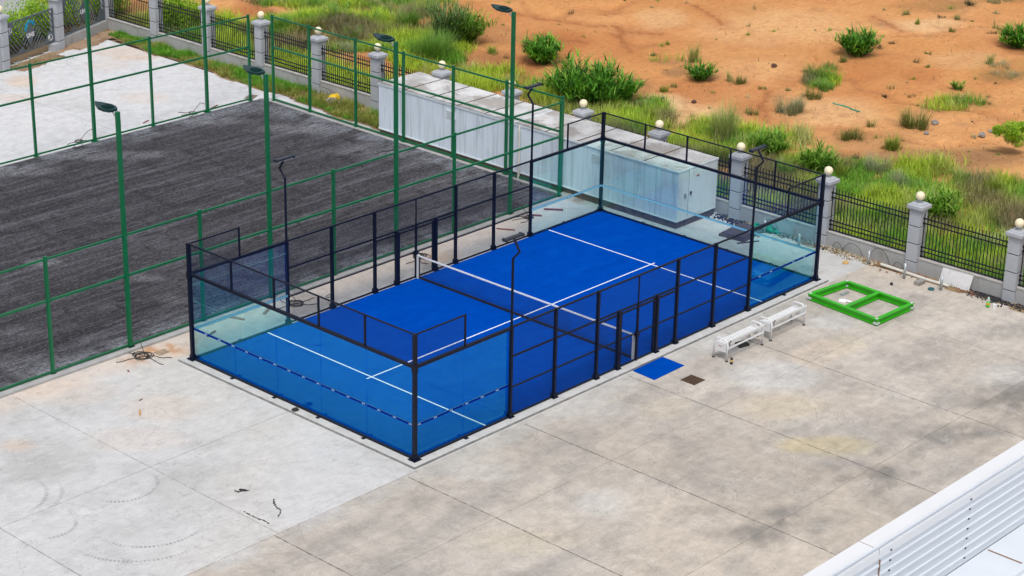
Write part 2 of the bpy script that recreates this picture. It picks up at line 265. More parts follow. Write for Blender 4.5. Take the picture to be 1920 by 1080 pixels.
cont_m = pmat('white_panel_weathered', (.66,.75,.84), .45, .05, .9, dirt=(S((160,175,182)), .35, 1.2, .55), streak=(S((150,165,172)), .6, 1.0))
cont_end = pmat('white_panel_clean', (.70,.76,.79), .45, .05, .9, dirt=(S((160,172,175)), .3, 1.2, .55))
conc_dark = pmat('stained_plinth', S((98,88,76)), .85, .25, 2, dirt=(S((48,44,38)), .7, 3, .5), bump=.3)
red_m = pmat('red_print', S((165,30,40)), .5, .1, 8)
greyp = pmat('dark_grey_gate_steel', S((84,93,100)), .45, .1, 3)
cyan_m = pmat('cyan_print', S((8,135,170)), .45, .15, 5)
lime = pmat('lime_green_paint', S((50,170,14)), .4, .12, 2, dirt=(S((70,105,40)), .6, 7, .6))
wood = pmat('old_timber', S((150,115,85)), .8, .25, 6, bump=.2)
woodd = pmat('reddish_timber', S((120,70,55)), .8, .25, 6, bump=.2)
rubble_m = pmat('pale_rubble', S((165,155,140)), .9, .35, 9)
rubble_r = pmat('red_brown_rubble', S((128,90,68)), .9, .35, 9)
gravel_m = pmat('dark_gravel', (.02,.02,.024), .8, .5, 14)
rock_m = pmat('grey_rock', S((140,135,130)), .9, .3, 7, bump=.3)
rock_d = pmat('brown_rock', S((85,60,48)), .9, .3, 7, bump=.3)
rust_m = pmat('rusty_grate', S((92,70,52)), .8, .3, 12)
stain_m = pmat('oily_stain', (.03,.02,.02), .5, .5, 14)
pvc = pmat('white_pvc', (.62,.61,.56), .5, .08, 3, dirt=(S((150,130,105)), .5, 3, .55))
tealnet = pmat('green_netting', S((10,135,95)), .8, .3, 12)
yellow_m = pmat('yellow_plastic', S((225,185,25)), .5, .15, 8)
roofw = pmat('white_roof_steel', (.60,.64,.69), .4, .04, .7, dirt=(S((200,205,210)), .35, 1.5, .6))
capw = pmat('white_flashing', (.70,.71,.73), .4, .02, .7)
rust2 = pmat('rust_seam', S((130,100,80)), .8, .4, 12)
road_m = pmat('pale_road', (.33,.335,.345), .85, .12, .6, dirt=(S((140,140,140)), .3, 1, .55))

# glass: thin clear slab, faintly teal; both faces reflect
glass, gn, gl, gp = newmat('tempered_glass'); gn.remove(gp)
gt = gn.new('ShaderNodeBsdfTransparent'); gt.inputs[0].default_value = (.895,.98,.97,1)
gg = gn.new('ShaderNodeBsdfGlossy'); gg.inputs['Roughness'].default_value = 0.0; gg.inputs[0].default_value = (.10,.80,1,1)
gw = gn.new('ShaderNodeLayerWeight'); _q = N(glass)
gf = _q.math('MULTIPLY_ADD', _q.math('POWER', gw.outputs['Facing'], 5.0), .92, .065)
gmx = gn.new('ShaderNodeMixShader'); gl.new(gf, gmx.inputs[0]); gl.new(gt.outputs[0], gmx.inputs[1]); gl.new(gg.outputs[0], gmx.inputs[2])
gl.new(gmx.outputs[0], gn['Material Output'].inputs[0])
edge_m = pmat('green_glass_edge', S((60,130,120)), .3, .1, 4)
band_out = pmat('navy_blue_sticker', S((0,34,135)), .6, .1, 4, spec=.05)
band_in = pmat('pale_blue_sticker_back', S((125,195,215)), .4, .05, 4)
band_w = pmat('white_sticker_print', S((150,180,215)), .5, .05, 4)

# turf
turf, _, tl, tp = newmat('blue_turf'); q = N(turf); v = q.tc()
a = q.mix(q.mr(q.noise(v, 2.2, 5), .3, .7), (.0002,.052,.34), (.0004,.064,.405))
a = q.mix(q.mr(q.noise(v, 26, 3, .7), .3, .7, 0, .35), a, (.001,.040,.33))
a = q.mix(q.mr(q.noise(q.mp(v, (1,3,1)), .5, 4, .65), .5, .75, 0, .4), a, (.001,.080,.44))
a = q.mix(q.mr(q.noise(q.mp(v, (.4,1,1)), 1.1, 5, .7, .6), .58, .70, 0, .45), a, (.0003,.038,.27))
tl.new(a, tp.inputs['Base Color']); tp.inputs['Roughness'].default_value = .9; tp.inputs['Specular IOR Level'].default_value = .0
tl.new(q.bump(q.noise(v, 60, 2, .8), .5, .01), tp.inputs['Normal'])
linem = pmat('white_line_turf', (.75,.80,.88), .8, .05, 12)

# concrete materials reading a painted tint ("Col") plus fine procedural grain and joints
def ground_mat(name, grain=.12, joints_x=(), joints_y=(), rings=(), jcol=(.075,.065,.055), fine=28, brushed=None, rough=.8, jw=.018):
    m, n, l, p = newmat(name); q = N(m); v = q.tc(); c = q.attr('Col')
    g = q.noise(v, fine, 4, .7); g2 = q.noise(v, 2.3, 6, .65)
    c = q.mix(1.0, c, q.mix(q.mr(g, .25, .75), (1-grain,)*3, (1+grain,)*3), 'MULTIPLY')
    c = q.mix(1.0, c, q.mix(q.mr(g2, .3, .7), (1-grain,)*3, (1+grain*.7,)*3), 'MULTIPLY')
    g3 = q.noise(q.mp(v, (1.3, 3.2, 1), (0,0,.3)), 1.6, 6, .7, .8)
    c = q.mix(1.0, c, q.mix(q.mr(g3, .35, .7), (1-grain*.7,)*3, (1+grain*.4,)*3), 'MULTIPLY')
    if brushed:
        b = q.noise(q.mp(v, brushed[0], (0,0,brushed[1])), brushed[2], 3, .6)
        c = q.mix(1.0, c, q.mix(q.mr(b, .35, .65), (1-brushed[3],)*3, (1+brushed[3],)*3), 'MULTIPLY')
    # hairline crazing, crisp-edged water marks and grit
    hl = q.math('ABSOLUTE', q.math('SUBTRACT', q.noise(v, .55, 5, .6, .8), .5)); c = q.mix(q.mr(hl, .0015, .006, .30, 0), c, (.17,.16,.15))
    wm = q.noise(v, .9, 8, .78, .5); c = q.mix(q.mr(wm, .56, .575, 0, .10), c, (.22,.205,.19)); c = q.mix(q.mr(wm, .42, .405, 0, .14), c, (.75,.73,.70))
    wl_ = q.noise(q.mp(v, (.5, 2.2, 1), (0,0,.35)), 1.3, 8, .75, .3); c = q.mix(q.mr(wl_, .58, .60, 0, .10), c, (.20,.19,.175))
    gr = q.noise(v, 60, 2, .6); c = q.mix(q.mr(gr, .66, .72, 0, .45), c, (.13,.12,.11))
    # small dark scuffs
    sc = q.noise(v, 7., 2, .5, 1.); c = q.mix(q.mr(sc, .70, .76, 0, .35), c, (.12,.115,.11))
    xyz = q.xyz(v); wob = q.math('MULTIPLY', q.math('SUBTRACT', q.noise(v, 2.5, 4), .5), .05)
    for axis, js in ((0, joints_x), (1, joints_y)):
        for pos, lo, hi, st in js:
            dd = q.math('ABSOLUTE', q.math('SUBTRACT', q.math('ADD', xyz[axis], wob), pos))
            mk = q.mr(dd, jw*.5, jw*1.7, st, 0)
            o = xyz[1-axis]
            mk = q.math('MULTIPLY', mk, q.math('MULTIPLY', q.math('GREATER_THAN', o, lo), q.math('LESS_THAN', o, hi)))
            mk = q.math('MULTIPLY', mk, q.mr(q.noise(v, 6, 4), .35, .55, .25, 1))
            c = q.mix(mk, c, jcol)
    for (cx, cy, rad, a0, a1, a2) in rings:
        lo, hi = min(a0, a2), max(a0, a2)
        ax = q.math('SUBTRACT', xyz[0], cx); ay = q.math('SUBTRACT', xyz[1], cy)
        rr = q.math('SQRT', q.math('ADD', q.math('MULTIPLY', ax, ax), q.math('MULTIPLY', ay, ay)))
        ang = q.math('ARCTAN2', ay, ax)
        band = q.mr(q.math('ABSOLUTE', q.math('SUBTRACT', rr, rad)), .03, .075, 1, 0)
        teeth = q.mr(q.math('SINE', q.math('MULTIPLY', ang, rad*55)), -.6, .6, .15, 1)
        msk = q.math('MULTIPLY', q.mr(ang, lo-.1, lo+.25), q.mr(ang, hi-.25, hi+.1, 1, 0))
        mk = q.math('MULTIPLY', q.math('MULTIPLY', band, teeth), q.math('MULTIPLY', msk, q.mr(q.noise(v, 4, 3), .35, .6, .25, .85)))
        c = q.mix(mk, c, (.24,.24,.25))
    l.new(c, p.inputs['Base Color']); p.inputs['Roughness'].default_value = rough; p.inputs['Specular IOR Level'].default_value = .25
    l.new(q.bump(g, .15, .01), p.inputs['Normal'])
    return m

def sheet(name, x0, x1, y0, y1, z, step, colfn, m, zfn=None, kind='structure', mask=None):
    nx = int(round((x1-x0)/step)); ny = int(round((y1-y0)/step))
    xs = np.linspace(x0, x1, nx+1); ys = np.linspace(y0, y1, ny+1)
    X, Y = np.meshgrid(xs, ys); X = X.ravel(); Y = Y.ravel()
    Z = np.full_like(X, z) if zfn is None else zfn(X, Y)
    i, j = np.meshgrid(np.arange(nx), np.arange(ny)); a = (j*(nx+1)+i).ravel()
    F_ = np.stack([a, a+1, a+nx+2, a+nx+1], 1)
    if mask is not None:
        cx = X[F_].mean(1); cy = Y[F_].mean(1); F_ = F_[mask(cx, cy)]
    me = bpy.data.meshes.new(name)
    fast_mesh(me, np.stack([X, Y, Z], 1), F_)
    C = colfn(X, Y); C = np.concatenate([C, np.ones((len(C), 1))], 1)
    at = me.color_attributes.new('Col', 'FLOAT_COLOR', 'POINT'); at.data.foreach_set('color', C.astype(np.float32).ravel())
    me.materials.append(m); me.shade_smooth()
    o = bpy.data.objects.new(name, me); col.objects.link(o); o['kind'] = kind
    return o
def fast_mesh(me, V, Fc):
    k = Fc.shape[1]
    me.vertices.add(len(V)); me.vertices.foreach_set('co', V.astype(np.float32).ravel())
    me.loops.add(Fc.size); me.loops.foreach_set('vertex_index', Fc.astype(np.int32).ravel())
    me.polygons.add(len(Fc)); me.polygons.foreach_set('loop_start', (np.arange(len(Fc))*k).astype(np.int32))
    me.update(calc_edges=True); me.validate()
def lerp(c, t, e):
    t = t[:, None]; return c*(1-t)+np.array(e)*t

# ------------------------------------------------------------ yard, slabs, grey court
GZ = -0.08
def yard_col(x, y):
    n = fbm(x, y, 3.5, 5, 3); n2 = fbm(x*.35, y*2, 2.0, 4, 9); wob = fbm(x, y, 1.4, 4, 5)
    c = np.zeros((len(x), 3)) + np.array((.450,.408,.362))
    c = lerp(c, sst(.35, .7, n), (.525,.48,.428)); c = lerp(c, .6*sst(.5, .7, n2), (.37,.345,.32))
    c = lerp(c, .55*sst(.5,.7, fbm(x, y, 5, 3, 21)), (.54,.465,.385))
    c = lerp(c, .5*sst(.55,.72, fbm(x*.8, y*1.5, 1.3, 5, 23)), (.33,.31,.285))
    c = lerp(c, .9*sst(-1.6, -.6, y)*(.5+.5*n)*sst(14, 6, np.abs(x-8)+0*y), (.50,.495,.48))
    c = lerp(c, blobsum(x, y, YARD, 2, wob), (.60,.61,.61))
    c = lerp(c, .8*blobsum(x, y, YARD, 1, wob), (.60,.50,.28))
    dk = blobsum(x, y, YARD, 0, fbm(x, y, .7, 5, 8)); c = lerp(c, .85*dk*(.2+.8*sst(.38,.62,fbm(x,y*1.4,.6,5,33))), (.20,.195,.185))
    c = lerp(c, .6*sst(1.3,.1,np.abs(y+9.9-.25*np.sin(x*.7)))*sst(.42,.62,fbm(x, y*1.5, .9, 5, 35))*sst(.38,.55,fbm(x, y, 4, 2, 37)), (.16,.155,.145))
    band = sst(-1.3, -.5, y)*(x < -.4); c = lerp(c, band*.8*sst(.3,.6,fbm(x, y, 1.5, 3, 4)), (.52,.52,.52))
    ix = np.floor((x+.85)/4.95); iy = np.floor((y+4.05)/5.7); h_ = vnoise(ix+.01, iy+.01, 77)
    c = c*(.90+.17*h_)[:, None]
    # relaid square patch
    inb = ((x > 13.6) & (x < 16.1) & (y > -4.6) & (y < -3.1)); c = lerp(c, inb*.6, (.60,.51,.42))
    return c
yjx = [(-.85,-18.8,-.6,.85),(4.08,-18.8,-.6,.85),(9.03,-18.8,-.6,.8),(14.07,-18.8,-.6,.75),(19.1,-18.8,-3.9,.45),(-5.8,-18.8,-.45,.9)]
yjy = [(-4.05,-40,23,.28),(-9.75,-40,23,.38),(-.46,-40,-.4,.6)]
m_yard = ground_mat('tan_concrete', .15, yjx, yjy, brushed=((24, 1.2, 1), .5, 1.4, .05))
sheet('yard', -60, 23.6, -19, -.46, GZ, .2, yard_col, m_yard)
def slab_col(x, y):
    n = fbm(x, y, 2.5, 5, 13); wob = fbm(x, y, 1.2, 4, 15)
    c = np.zeros((len(x), 3)) + np.array((.545,.55,.56))
    c = lerp(c, .7*sst(.4, .75, n), (.44,.44,.435)); c = lerp(c, .5*sst(.5,.8, fbm(x, y, 6, 3, 19)), (.54,.515,.475))
    c = lerp(c, .8*sst(28, 30, y)+0*x, (.60,.61,.63))
    c = lerp(c, .6*sst(10.5, 11.6, y)*sst(13, 12, y)*sst(19.5,17,x), (.62,.52,.44))
    c = lerp(c, .7*blobsum(x, y, SLAB, 1, wob), (.62,.45,.32))
    c = lerp(c, .8*blobsum(x, y, SLAB, 2, wob), (.66,.67,.70))
    c = lerp(c, .8*blobsum(x, y, SLAB, 0, wob), (.36,.355,.35))
    rust = np.exp(-(((x+.25)/1.1)**2+((y-11.5)/.5)**2))*sst(.5,.62, fbm(x*1.5, y, .35, 3, 44)); c = lerp(c, np.clip(rust*1.5,0,.8), (.48,.24,.10))
    rst = np.exp(-(((x-20.6)/.35)**2+((y-11.6)/.3)**2)); c = lerp(c, np.clip(rst,0,.8), (.22,.10,.07))
    return c
sjx = [(-5.65,-.46,11.9,.55),(-10.75,-.46,11.9,.7),(6.2,30.6,42,.5),(12.9,30.6,42,.5),(18.3,38,42,.3)]
sjy = [(5.1,-40,-.35,.5),(36.5,-40,21,.35)]
m_slab = ground_mat('white_concrete', .10, sjx, sjy, ARCS, jcol=(.16,.15,.14), brushed=((1, 14, 1), 0, 2.0, .03))
sheet('slab', -60, 23.6, -.46, 12.06, GZ, .2, slab_col, m_slab)
def green_edge(x, y):      # verge of grass along the inside of the perimeter fence
    return x > 21.3 + .35*np.sin(y*.9) + .25*np.sin(y*2.3+1)
sheet('far_slab', -60, 23.6, 30.4, 60, GZ, .25, slab_col, m_slab, mask=lambda x, y: (y < 42.2+(x-14.7)*.25+.6) & ~((x > 21.5) & (y > 30.4)))
sheet('verge_strip', 20.35, 23.6, 12.3, 30.5, GZ-.012, .25, slab_col, m_slab)
def asph_col(x, y):
    # coarse tack-coated asphalt: streaks of the spreader running along the court
    s1 = fbm(x*.3, y*2.6, 1.0, 5, 50); s2 = fbm(x*.9, y*5.5, 1.0, 4, 60); s3 = fbm(x+y*.3, y-x*.1, 4.0, 4, 70)
    k = .25*s1+.5*s2+.25*s3
    c = np.zeros((len(x), 3)) + np.array((.030,.028,.032))
    c = lerp(c, sst(.30, .72, k), (.062,.060,.069))
    dk = sst(.62, .70, fbm(x*.75+1.2*np.sin(y*.5), y*3.2+.8*np.sin(x*.6), .9, 3, 80))*sst(.45,.6,fbm(x, y, 6, 2, 82)); c = lerp(c, .75*dk, (.018,.018,.024))
    # lorry tracks across the court
    for (a, b, cc) in ((.25,-1.5,14.5),(-.2,4,20.5),(.1,9,17.5),(.05,2,25.5),(-.15,12,26)):
        t = np.abs((y-cc)-(x-b)*a-.5*np.sin((x-b)*.35)); c = lerp(c, .5*sst(.22,.08,t)*sst(.4,.6,fbm(x,y,2.5,3,91+int(cc))), (.02,.02,.026))
    for (cx_, cy_, r_) in ((-3.2,9.6,5.2),(-3.2,9.6,6.9),(-2.0,9.0,9.5),(9.5,33,11.5),(9.5,33,13.2),(17,10,8.5),(17,10,10.1)):
        t = np.abs(np.hypot(x-cx_, y-cy_)-r_); c = lerp(c, .7*sst(.28,.12,t)*sst(.42,.58,fbm(x, y, 1.1, 3, 95+int(r_))), (.022,.021,.026))
    for j in range(26):
        x0 = -14+j*1.42+1.1*math.sin(j*5.3); y0 = 14+15*abs(math.sin(j*2.7)); ln_ = 2.5+4*abs(math.sin(j*1.9))
        t = np.abs(x-x0-.10*(y-y0)-.15*np.sin(y*.8+j)); c = lerp(c, .72*sst(.17,.07,t)*sst(ln_, ln_*.7, np.abs(y-y0))*sst(.40,.56,fbm(x*2, y*1.2, 1.0, 3, 311+j)), (.017,.016,.019))
    ll = fbm(x*.09, y*3.6, 1.0, 3, 341); c = lerp(c, .55*sst(.60,.66,ll), (.018,.017,.02)); c = lerp(c, .35*sst(.38,.33,ll), (.13,.13,.15))
    wob = fbm(x, y, .8, 4, 75)
    c = lerp(c, .6*blobsum(x, y, ASPH, 0, wob), (.02,.02,.025))
    edge = np.maximum(sst(1.3, .1, np.abs(y-12.3)), sst(1.6, .1, np.abs(y-30.5))); edge = np.maximum(edge, sst(2.0, .1, np.abs(x-20.3)))
    c = lerp(c, edge*.65*sst(.3, .6, wob), (.19,.205,.235))
    c = lerp(c, .5*blobsum(x, y, ASPH, 2, wob), (.21,.215,.235))
    return c
def asph_mat():
    m, n, l, p = newmat('coarse_asphalt'); q = N(m); v = q.tc(); c = q.attr('Col')
    g = q.noise(v, 10, 3, .7); c = q.mix(1.0, c, q.mix(q.mr(g, .36, .64), (.5,)*3, (1.55,)*3), 'MULTIPLY')
    g = q.noise(v, 45, 2, .8); c = q.mix(1.0, c, q.mix(q.mr(g, .35, .65), (.55,)*3, (1.6,)*3), 'MULTIPLY')
    b = q.noise(q.mp(v, (.9, 8, 1)), 1.4, 5, .75); c = q.mix(1.0, c, q.mix(q.mr(b, .38, .62), (.68,)*3, (1.3,)*3), 'MULTIPLY')
    b = q.noise(q.mp(v, (.22, 4.5, 1), (0,0,.03)), 1.3, 6, .75, .3); c = q.mix(q.mr(b, .54, .58, 0, .6), c, (.016,.015,.018)); c = q.mix(q.mr(b, .44, .40, 0, .35), c, (.12,.12,.135))
    sp = q.noise(v, 9, 2, .9); c = q.mix(q.mr(sp, .58, .64, 0, .4), c, (.17,.17,.19))
    dz = q.noise(q.mp(v, (1.1, 3.0, 1), (0,0,-.5)), 1.2, 3, .5, .8); c = q.mix(q.mr(dz, .63, .66, 0, .7), c, (.012,.012,.014))
    l.new(c, p.inputs['Base Color']); p.inputs['Roughness'].default_value = .85; p.inputs['Specular IOR Level'].default_value = .3
    l.new(q.bump(g, .6, .02), p.inputs['Normal']); return m
sheet('asphalt_court', -60, 20.4, 12.26, 30.52, -.03, .12, asph_col, asph_mat())
kerb_m = pmat('grey_kerb', (.36,.36,.36), .85, .15, 1.5, dirt=(S((130,125,118)), .4, 2.5, .55), bump=.2)
kb = MB().box(-60, 20.75, 12.0, 12.262, GZ-.05, .0); kb.box(20.4, 20.75, 12.262, 30.5, GZ-.05, -.01)
tag(kb.build('kerb', kerb_m), kind='structure')
# base under everything
tag(MB().box(-200, 23.4, -60, 60, -1.2, -.16).build('subsoil', pmat('subsoil', S((120,100,80)), .9, .2, .5)), kind='structure')

# ------------------------------------------------------------ waste ground beyond the fence
def gdens(x, y):
    wob = fbm(x, y, 1.6, 4, 201); t_ = np.zeros_like(x)
    for b in GRASSD:
        dx = x-b[0]; dy = y-b[1]; p_ = b[2]*dx+b[3]*dy; q_ = b[4]*dx+b[5]*dy; t_ = np.maximum(t_, b[6]*(1-sst(.4, 1.25, (p_*p_+q_*q_)*(.5+1.2*wob))))
    near = sst(28.0, 24.6, x)*.85; t_ = np.maximum(t_, near)
    return t_*(.3+.7*sst(.30, .50, fbm(x, y, .8, 3, 205)))
def field_z(x, y):
    k = sst(24.5, 34, x)
    z = -.06 + k*(.55*(fbm(x, y, 9, 4, 101)-.5)) + .16*k*(fbm(x, y, 1.8, 4, 111)-.5)
    rill = np.abs(fbm(x*.6, y, 7, 3, 121)-.5); z = z - .16*k*sst(.035, 0, rill)
    z = z + .7*np.exp(-(((x-30)/2.5)**2+((y-37.5)/1.6)**2))*sst(26,29,x)
    return z + .004*np.clip(x-60, 0, 60)
def field_col(x, y):
    wob = fbm(x, y, 2.2, 5, 131); n = fbm(x, y, 7, 5, 133); n2 = fbm(x, y, .9, 4, 137)
    c = np.zeros((len(x), 3)) + np.array((.60,.285,.105))
    c = lerp(c, sst(.35, .65, n), (.68,.35,.145)); c = lerp(c, .5*sst(.5,.75, fbm(x, y, 3, 4, 139)), (.53,.22,.085))
    c = lerp(c, blobsum(x, y, DIRT, 0, wob)*.9, (.44,.155,.055))
    c = lerp(c, blobsum(x, y, DIRT, 1, wob)*.85, (.74,.50,.27))
    c = lerp(c, blobsum(x, y, DIRT, 2, fbm(x, y, 1.1, 5, 141))*.85, (.24,.135,.075))
    c = lerp(c, blobsum(x, y, DIRT, 3, wob)*.6, (.22,.17,.065))
    c = lerp(c, .45*sst(.62,.75, n2)*sst(.4,.6,n), (.34,.17,.09))
    rill = np.abs(fbm(x*.6, y, 7, 3, 121)-.5); c = lerp(c, .5*sst(.02, 0, rill)*sst(24,30,x), (.36,.14,.06))
    dr = np.full_like(x, 9.); wx = x+.25*(fbm(x, y, .7, 3, 301)-.5)*2; wy = y+.25*(fbm(x, y, .7, 3, 303)-.5)*2
    for ln_ in RILLS:
        for (ax, ay), (bx, by) in zip(ln_[:-1], ln_[1:]):
            vx, vy = bx-ax, by-ay; t_ = np.clip(((wx-ax)*vx+(wy-ay)*vy)/(vx*vx+vy*vy), 0, 1); dr = np.minimum(dr, np.hypot(wx-ax-t_*vx, wy-ay-t_*vy))
    c = lerp(c, .8*sst(.22, .02, dr), (.26,.095,.04)); c = lerp(c, .35*sst(1.1, .2, dr), (.45,.17,.065))
    near = sst(27, 24, x)*.6; c = lerp(c, near, (.22,.15,.08))
    k = gdens(x, y); c = lerp(c, .75*k, (.13,.12,.04))
    return c
def dirt_mat():
    m, n, l, p = newmat('orange_soil'); q = N(m); v = q.tc(); c = q.attr('Col')
    g = q.noise(v, 3.5, 7, .75); c = q.mix(1.0, c, q.mix(q.mr(g, .32, .68), (.84,.81,.78), (1.08,1.09,1.10)), 'MULTIPLY')
    g4 = q.noise(v, .7, 6, .7, .5); c = q.mix(q.mr(g4, .52, .66, 0, .4), c, (.50,.20,.075))
    g2 = q.noise(v, 14, 4, .7); c = q.mix(1.0, c, q.mix(q.mr(g2, .3, .7), (.88,)*3, (1.1,)*3), 'MULTIPLY')
    s = q.noise(v, 5.5, 5, .75, .6); c = q.mix(q.mr(s, .66, .72, 0, .5), c, (.17,.09,.05))
    g3 = q.noise(q.mp(v, (1,3.2,1), (0,0,.5)), .9, 6, .7, .5); c = q.mix(q.mr(g3, .56, .68, 0, .45), c, (.33,.14,.065))
    l.new(c, p.inputs['Base Color']); p.inputs['Roughness'].default_value = .95; p.inputs['Specular IOR Level'].default_value = .1
    l.new(q.bump(g, .7, .12), p.inputs['Normal']); return m
dm = dirt_mat()
sheet('ground', 23.5, 113.5, -40, 100, 0, .3, field_col, dm, field_z)
sheet('terrain', 113.5, 713.5, -400, 500, .1, 20, field_col, dm, lambda x, y: np.full_like(x, .0))
sheet('terrain', 23.5, 113.5, -400, -40, .1, 15, field_col, dm, lambda x, y: np.full_like(x, -.05))
sheet('terrain', 23.5, 113.5, 100, 460, .1, 15, field_col, dm, lambda x, y: np.full_like(x, -.05))
sheet('terrain', -300, 23.5, 46.2, 300, 0, 5, field_col, dm, lambda x, y: np.full_like(x, -.12))
tag(MB().prism([(-60, 52.5),(-60,25.5),(-56,25.5),(19, 48.3),(23.4, 50.2),(34, 60),(60, 90),(20, 90)], -.11, -.07).build('road', road_m), kind='structure')

# ------------------------------------------------------------ padel court
pl = MB(); pl.box(-.38, 20.4, -.38, 0, GZ-.05, 0).box(-.38, 20.4, 10, 10.38, GZ-.05, 0).box(-.38, 0, 0, 10, GZ-.05, 0).box(20, 20.4, 0, 10, GZ-.05, 0)
_pe = MB().box(-.40, -.382, -.40, 10.38, GZ-.05, -.012).box(-.382, 20.4, -.40, -.382, GZ-.05, -.012); tag(_pe.build('plinth_side_shade', pmat('shaded_concrete_edge', (.25,.25,.245), .85, .3, 4)), kind='structure')  # thin darker strip paints shade onto the outer face of the plinth step
bevel(tag(pl.build('court_plinth', pmat('pale_plinth', (.50,.505,.51), .8, .1, 2, dirt=(S((150,145,138)), .6, 2.2, .54), bump=.15)), kind='structure'), .012, 1)
tag(MB().box(0, 20, 0, 10, GZ, .012).build('court_turf', turf), kind='structure')
ln = MB(); zl = .014
ln.box(3.0, 3.05, .02, 9.98, zl-.001, zl+.003).box(16.95, 17.0, .02, 9.98, zl-.001, zl+.003).box(2.82, 3.0, 4.975, 5.025, zl-.001, zl+.003).box(3.05, 16.95, 4.975, 5.025, zl-.001, zl+.003).box(17.0, 17.18, 4.975, 5.025, zl-.001, zl+.003)
tag(ln.build('court_lines', linem), kind='structure')

enc = empty('padel_enclosure', (0,0,0), 0, 'glass and mesh padel court enclosure with dark navy steel frame around the blue turf', 'court enclosure')
def foot(mb, x, y, rr=.12):
    mb.box(x-rr, x+rr, y-rr, y+rr, .0, .02)
    mb.box(x-.075, x+.075, y-.075, y+.075, .02, .16)
    for sx in (-1,1):
        for sy in (-1,1): mb.box(x+sx*rr*.72-.012, x+sx*rr*.72+.012, y+sy*rr*.72-.012, y+sy*rr*.72+.012, .02, .045)
for x in (-.06, 20.06):
    for y in (-.06, 10.06):
        mb = MB().box(x-.055, x+.055, y-.055, y+.055, 0, 3.98); foot(mb, x, y, .15)
        mb.box(x-.07, x+.07, y-.07, y+.07, 2.78, 3.02)
        mb.build('corner_post', navy, enc)
for y, s in ((-.06, -1), (10.06, 1)):
    for x in (4, 6, 8, 12, 14, 16):
        mb = MB().box(x-.04, x+.04, y-.055, y+.055, 0, 3.0); foot(mb, x, y, .11); mb.build('post', navy, enc)
    for x in (9.05, 10.98):
        mb = MB().box(x-.05, x+.05, y-.06, y+.06, 0, 2.02).box(x+(.052 if x < 10 else -.152), x+(.152 if x < 10 else -.052), y-.02, y+.05, .03, 1.93); foot(mb, x, y, .11); mb.build('gate_post', navy, enc)
    mb = MB().box(9.97, 10.03, y-.035, y+.035, 0, 2.0).box(9.98, 10.02, y-.02, y+.02, 2.0, 2.97); mb.box(9.93,10.07,y-.06,y+.06,.85,1.02); mb.build('mullion', navy, enc)
    # rails
    MB().box(4.04, 15.96, y-.03, y+.03, 2.95, 2.995).build('top_rail', navy, enc)
    for za, zb, hh in ((2.0, 1.97, .05), (.98, .98, .035), (.05, .05, .04)):
        xs = [4, 6, 8, 10, 12, 14, 16]
        mb = MB()
        for i in range(6):
            mb.box(xs[i]+.04, xs[i+1]-.04, y-.025, y+.025, za-hh/2, za+hh/2)
        mb.build('rail', navy, enc)
    MB().box(8.04, 11.96, y-.03, y+.03, 1.86, 1.905).build('gate_header', navy, enc)
    for x0, x1 in ((0, 3.96), (16.04, 20)):
        MB().box(x0, x1, y-.045, y+.045, 2.90, 2.99).build('glass_beam', navy, enc)
        MB().box(x0, x1, y-.04, y+.04, .0, .055).build('base_channel', navy, enc)
        c0, c1 = (0, 2) if x0 == 0 else (18, 20); cp = 2 if x0 == 0 else 18
        MB().box(c0, c1, y-.02, y+.02, 3.935, 3.975).build('upper_rail', navy, enc)
        MB().box(cp-.025, cp+.025, y-.025, y+.025, 2.99, 3.975).build('upper_post', navy, enc)
        mb = MB()
        for xb in (x0+2,): mb.box(xb-.06, xb+.06, y+s*.04, y+s*.14, .0, .03)
        mb.build('anchor', navy, enc)
for x, s in ((-.06, -1), (20.06, 1)):
    MB().box(x-.045, x+.045, 0, 10, 2.90, 2.99).build('glass_beam', navy, enc)
    MB().box(x-.04, x+.04, 0, 10, 0, .055).build('base_channel', navy, enc)
    MB().box(x-.02, x+.02, 0, 10, 3.935, 3.975).build('upper_rail', navy, enc)
    for y in (2, 4, 6, 8):
        MB().box(x-.03, x+.03, y-.025, y+.025, 2.99, 3.935).build('upper_post', navy, enc)
        a = MB(); a.box(x+s*.04 if s > 0 else x-.15, x+.15 if s > 0 else x-.04, y-.05, y+.05, 0, .03); a.build('anchor', navy, enc)
def mesh_wires(p, w, h, ax, sp=.05, t=.0036):
    mb = MB(); n = int(round(w/sp)); k = int(round(h/sp))
    x, y, z = p
    for i in range(1, n):
        if ax == 'x': mb.box(x+i*w/n-t/2, x+i*w/n+t/2, y-t, y, z, z+h)
        else: mb.box(x-t, x, y+i*w/n-t/2, y+i*w/n+t/2, z, z+h)
    for j in range(1, k):
        zz = z+j*h/k
        if ax == 'x': mb.box(x, x+w, y, y+t, zz-t/2, zz+t/2)
        else: mb.box(x, x+t, y, y+w, zz-t/2, zz+t/2)
    return mb
for y in (-.06, 10.06):
    for x in (4, 6, 8, 10, 12, 14):
        mesh_wires((x+.04, y, .03), 1.92, 2.95, 'x').build('mesh_panel', meshm, enc)
    for x in (0, 18):
        mesh_wires((x+.02, y, 2.99), 1.95, .95, 'x').build('mesh_panel', meshm, enc)
for x in (-.06, 20.06):
    for y in (0, 2, 4, 6, 8): mesh_wires((x, y+.03, 2.99), 1.94, .95, 'y').build('mesh_panel', meshm, enc)
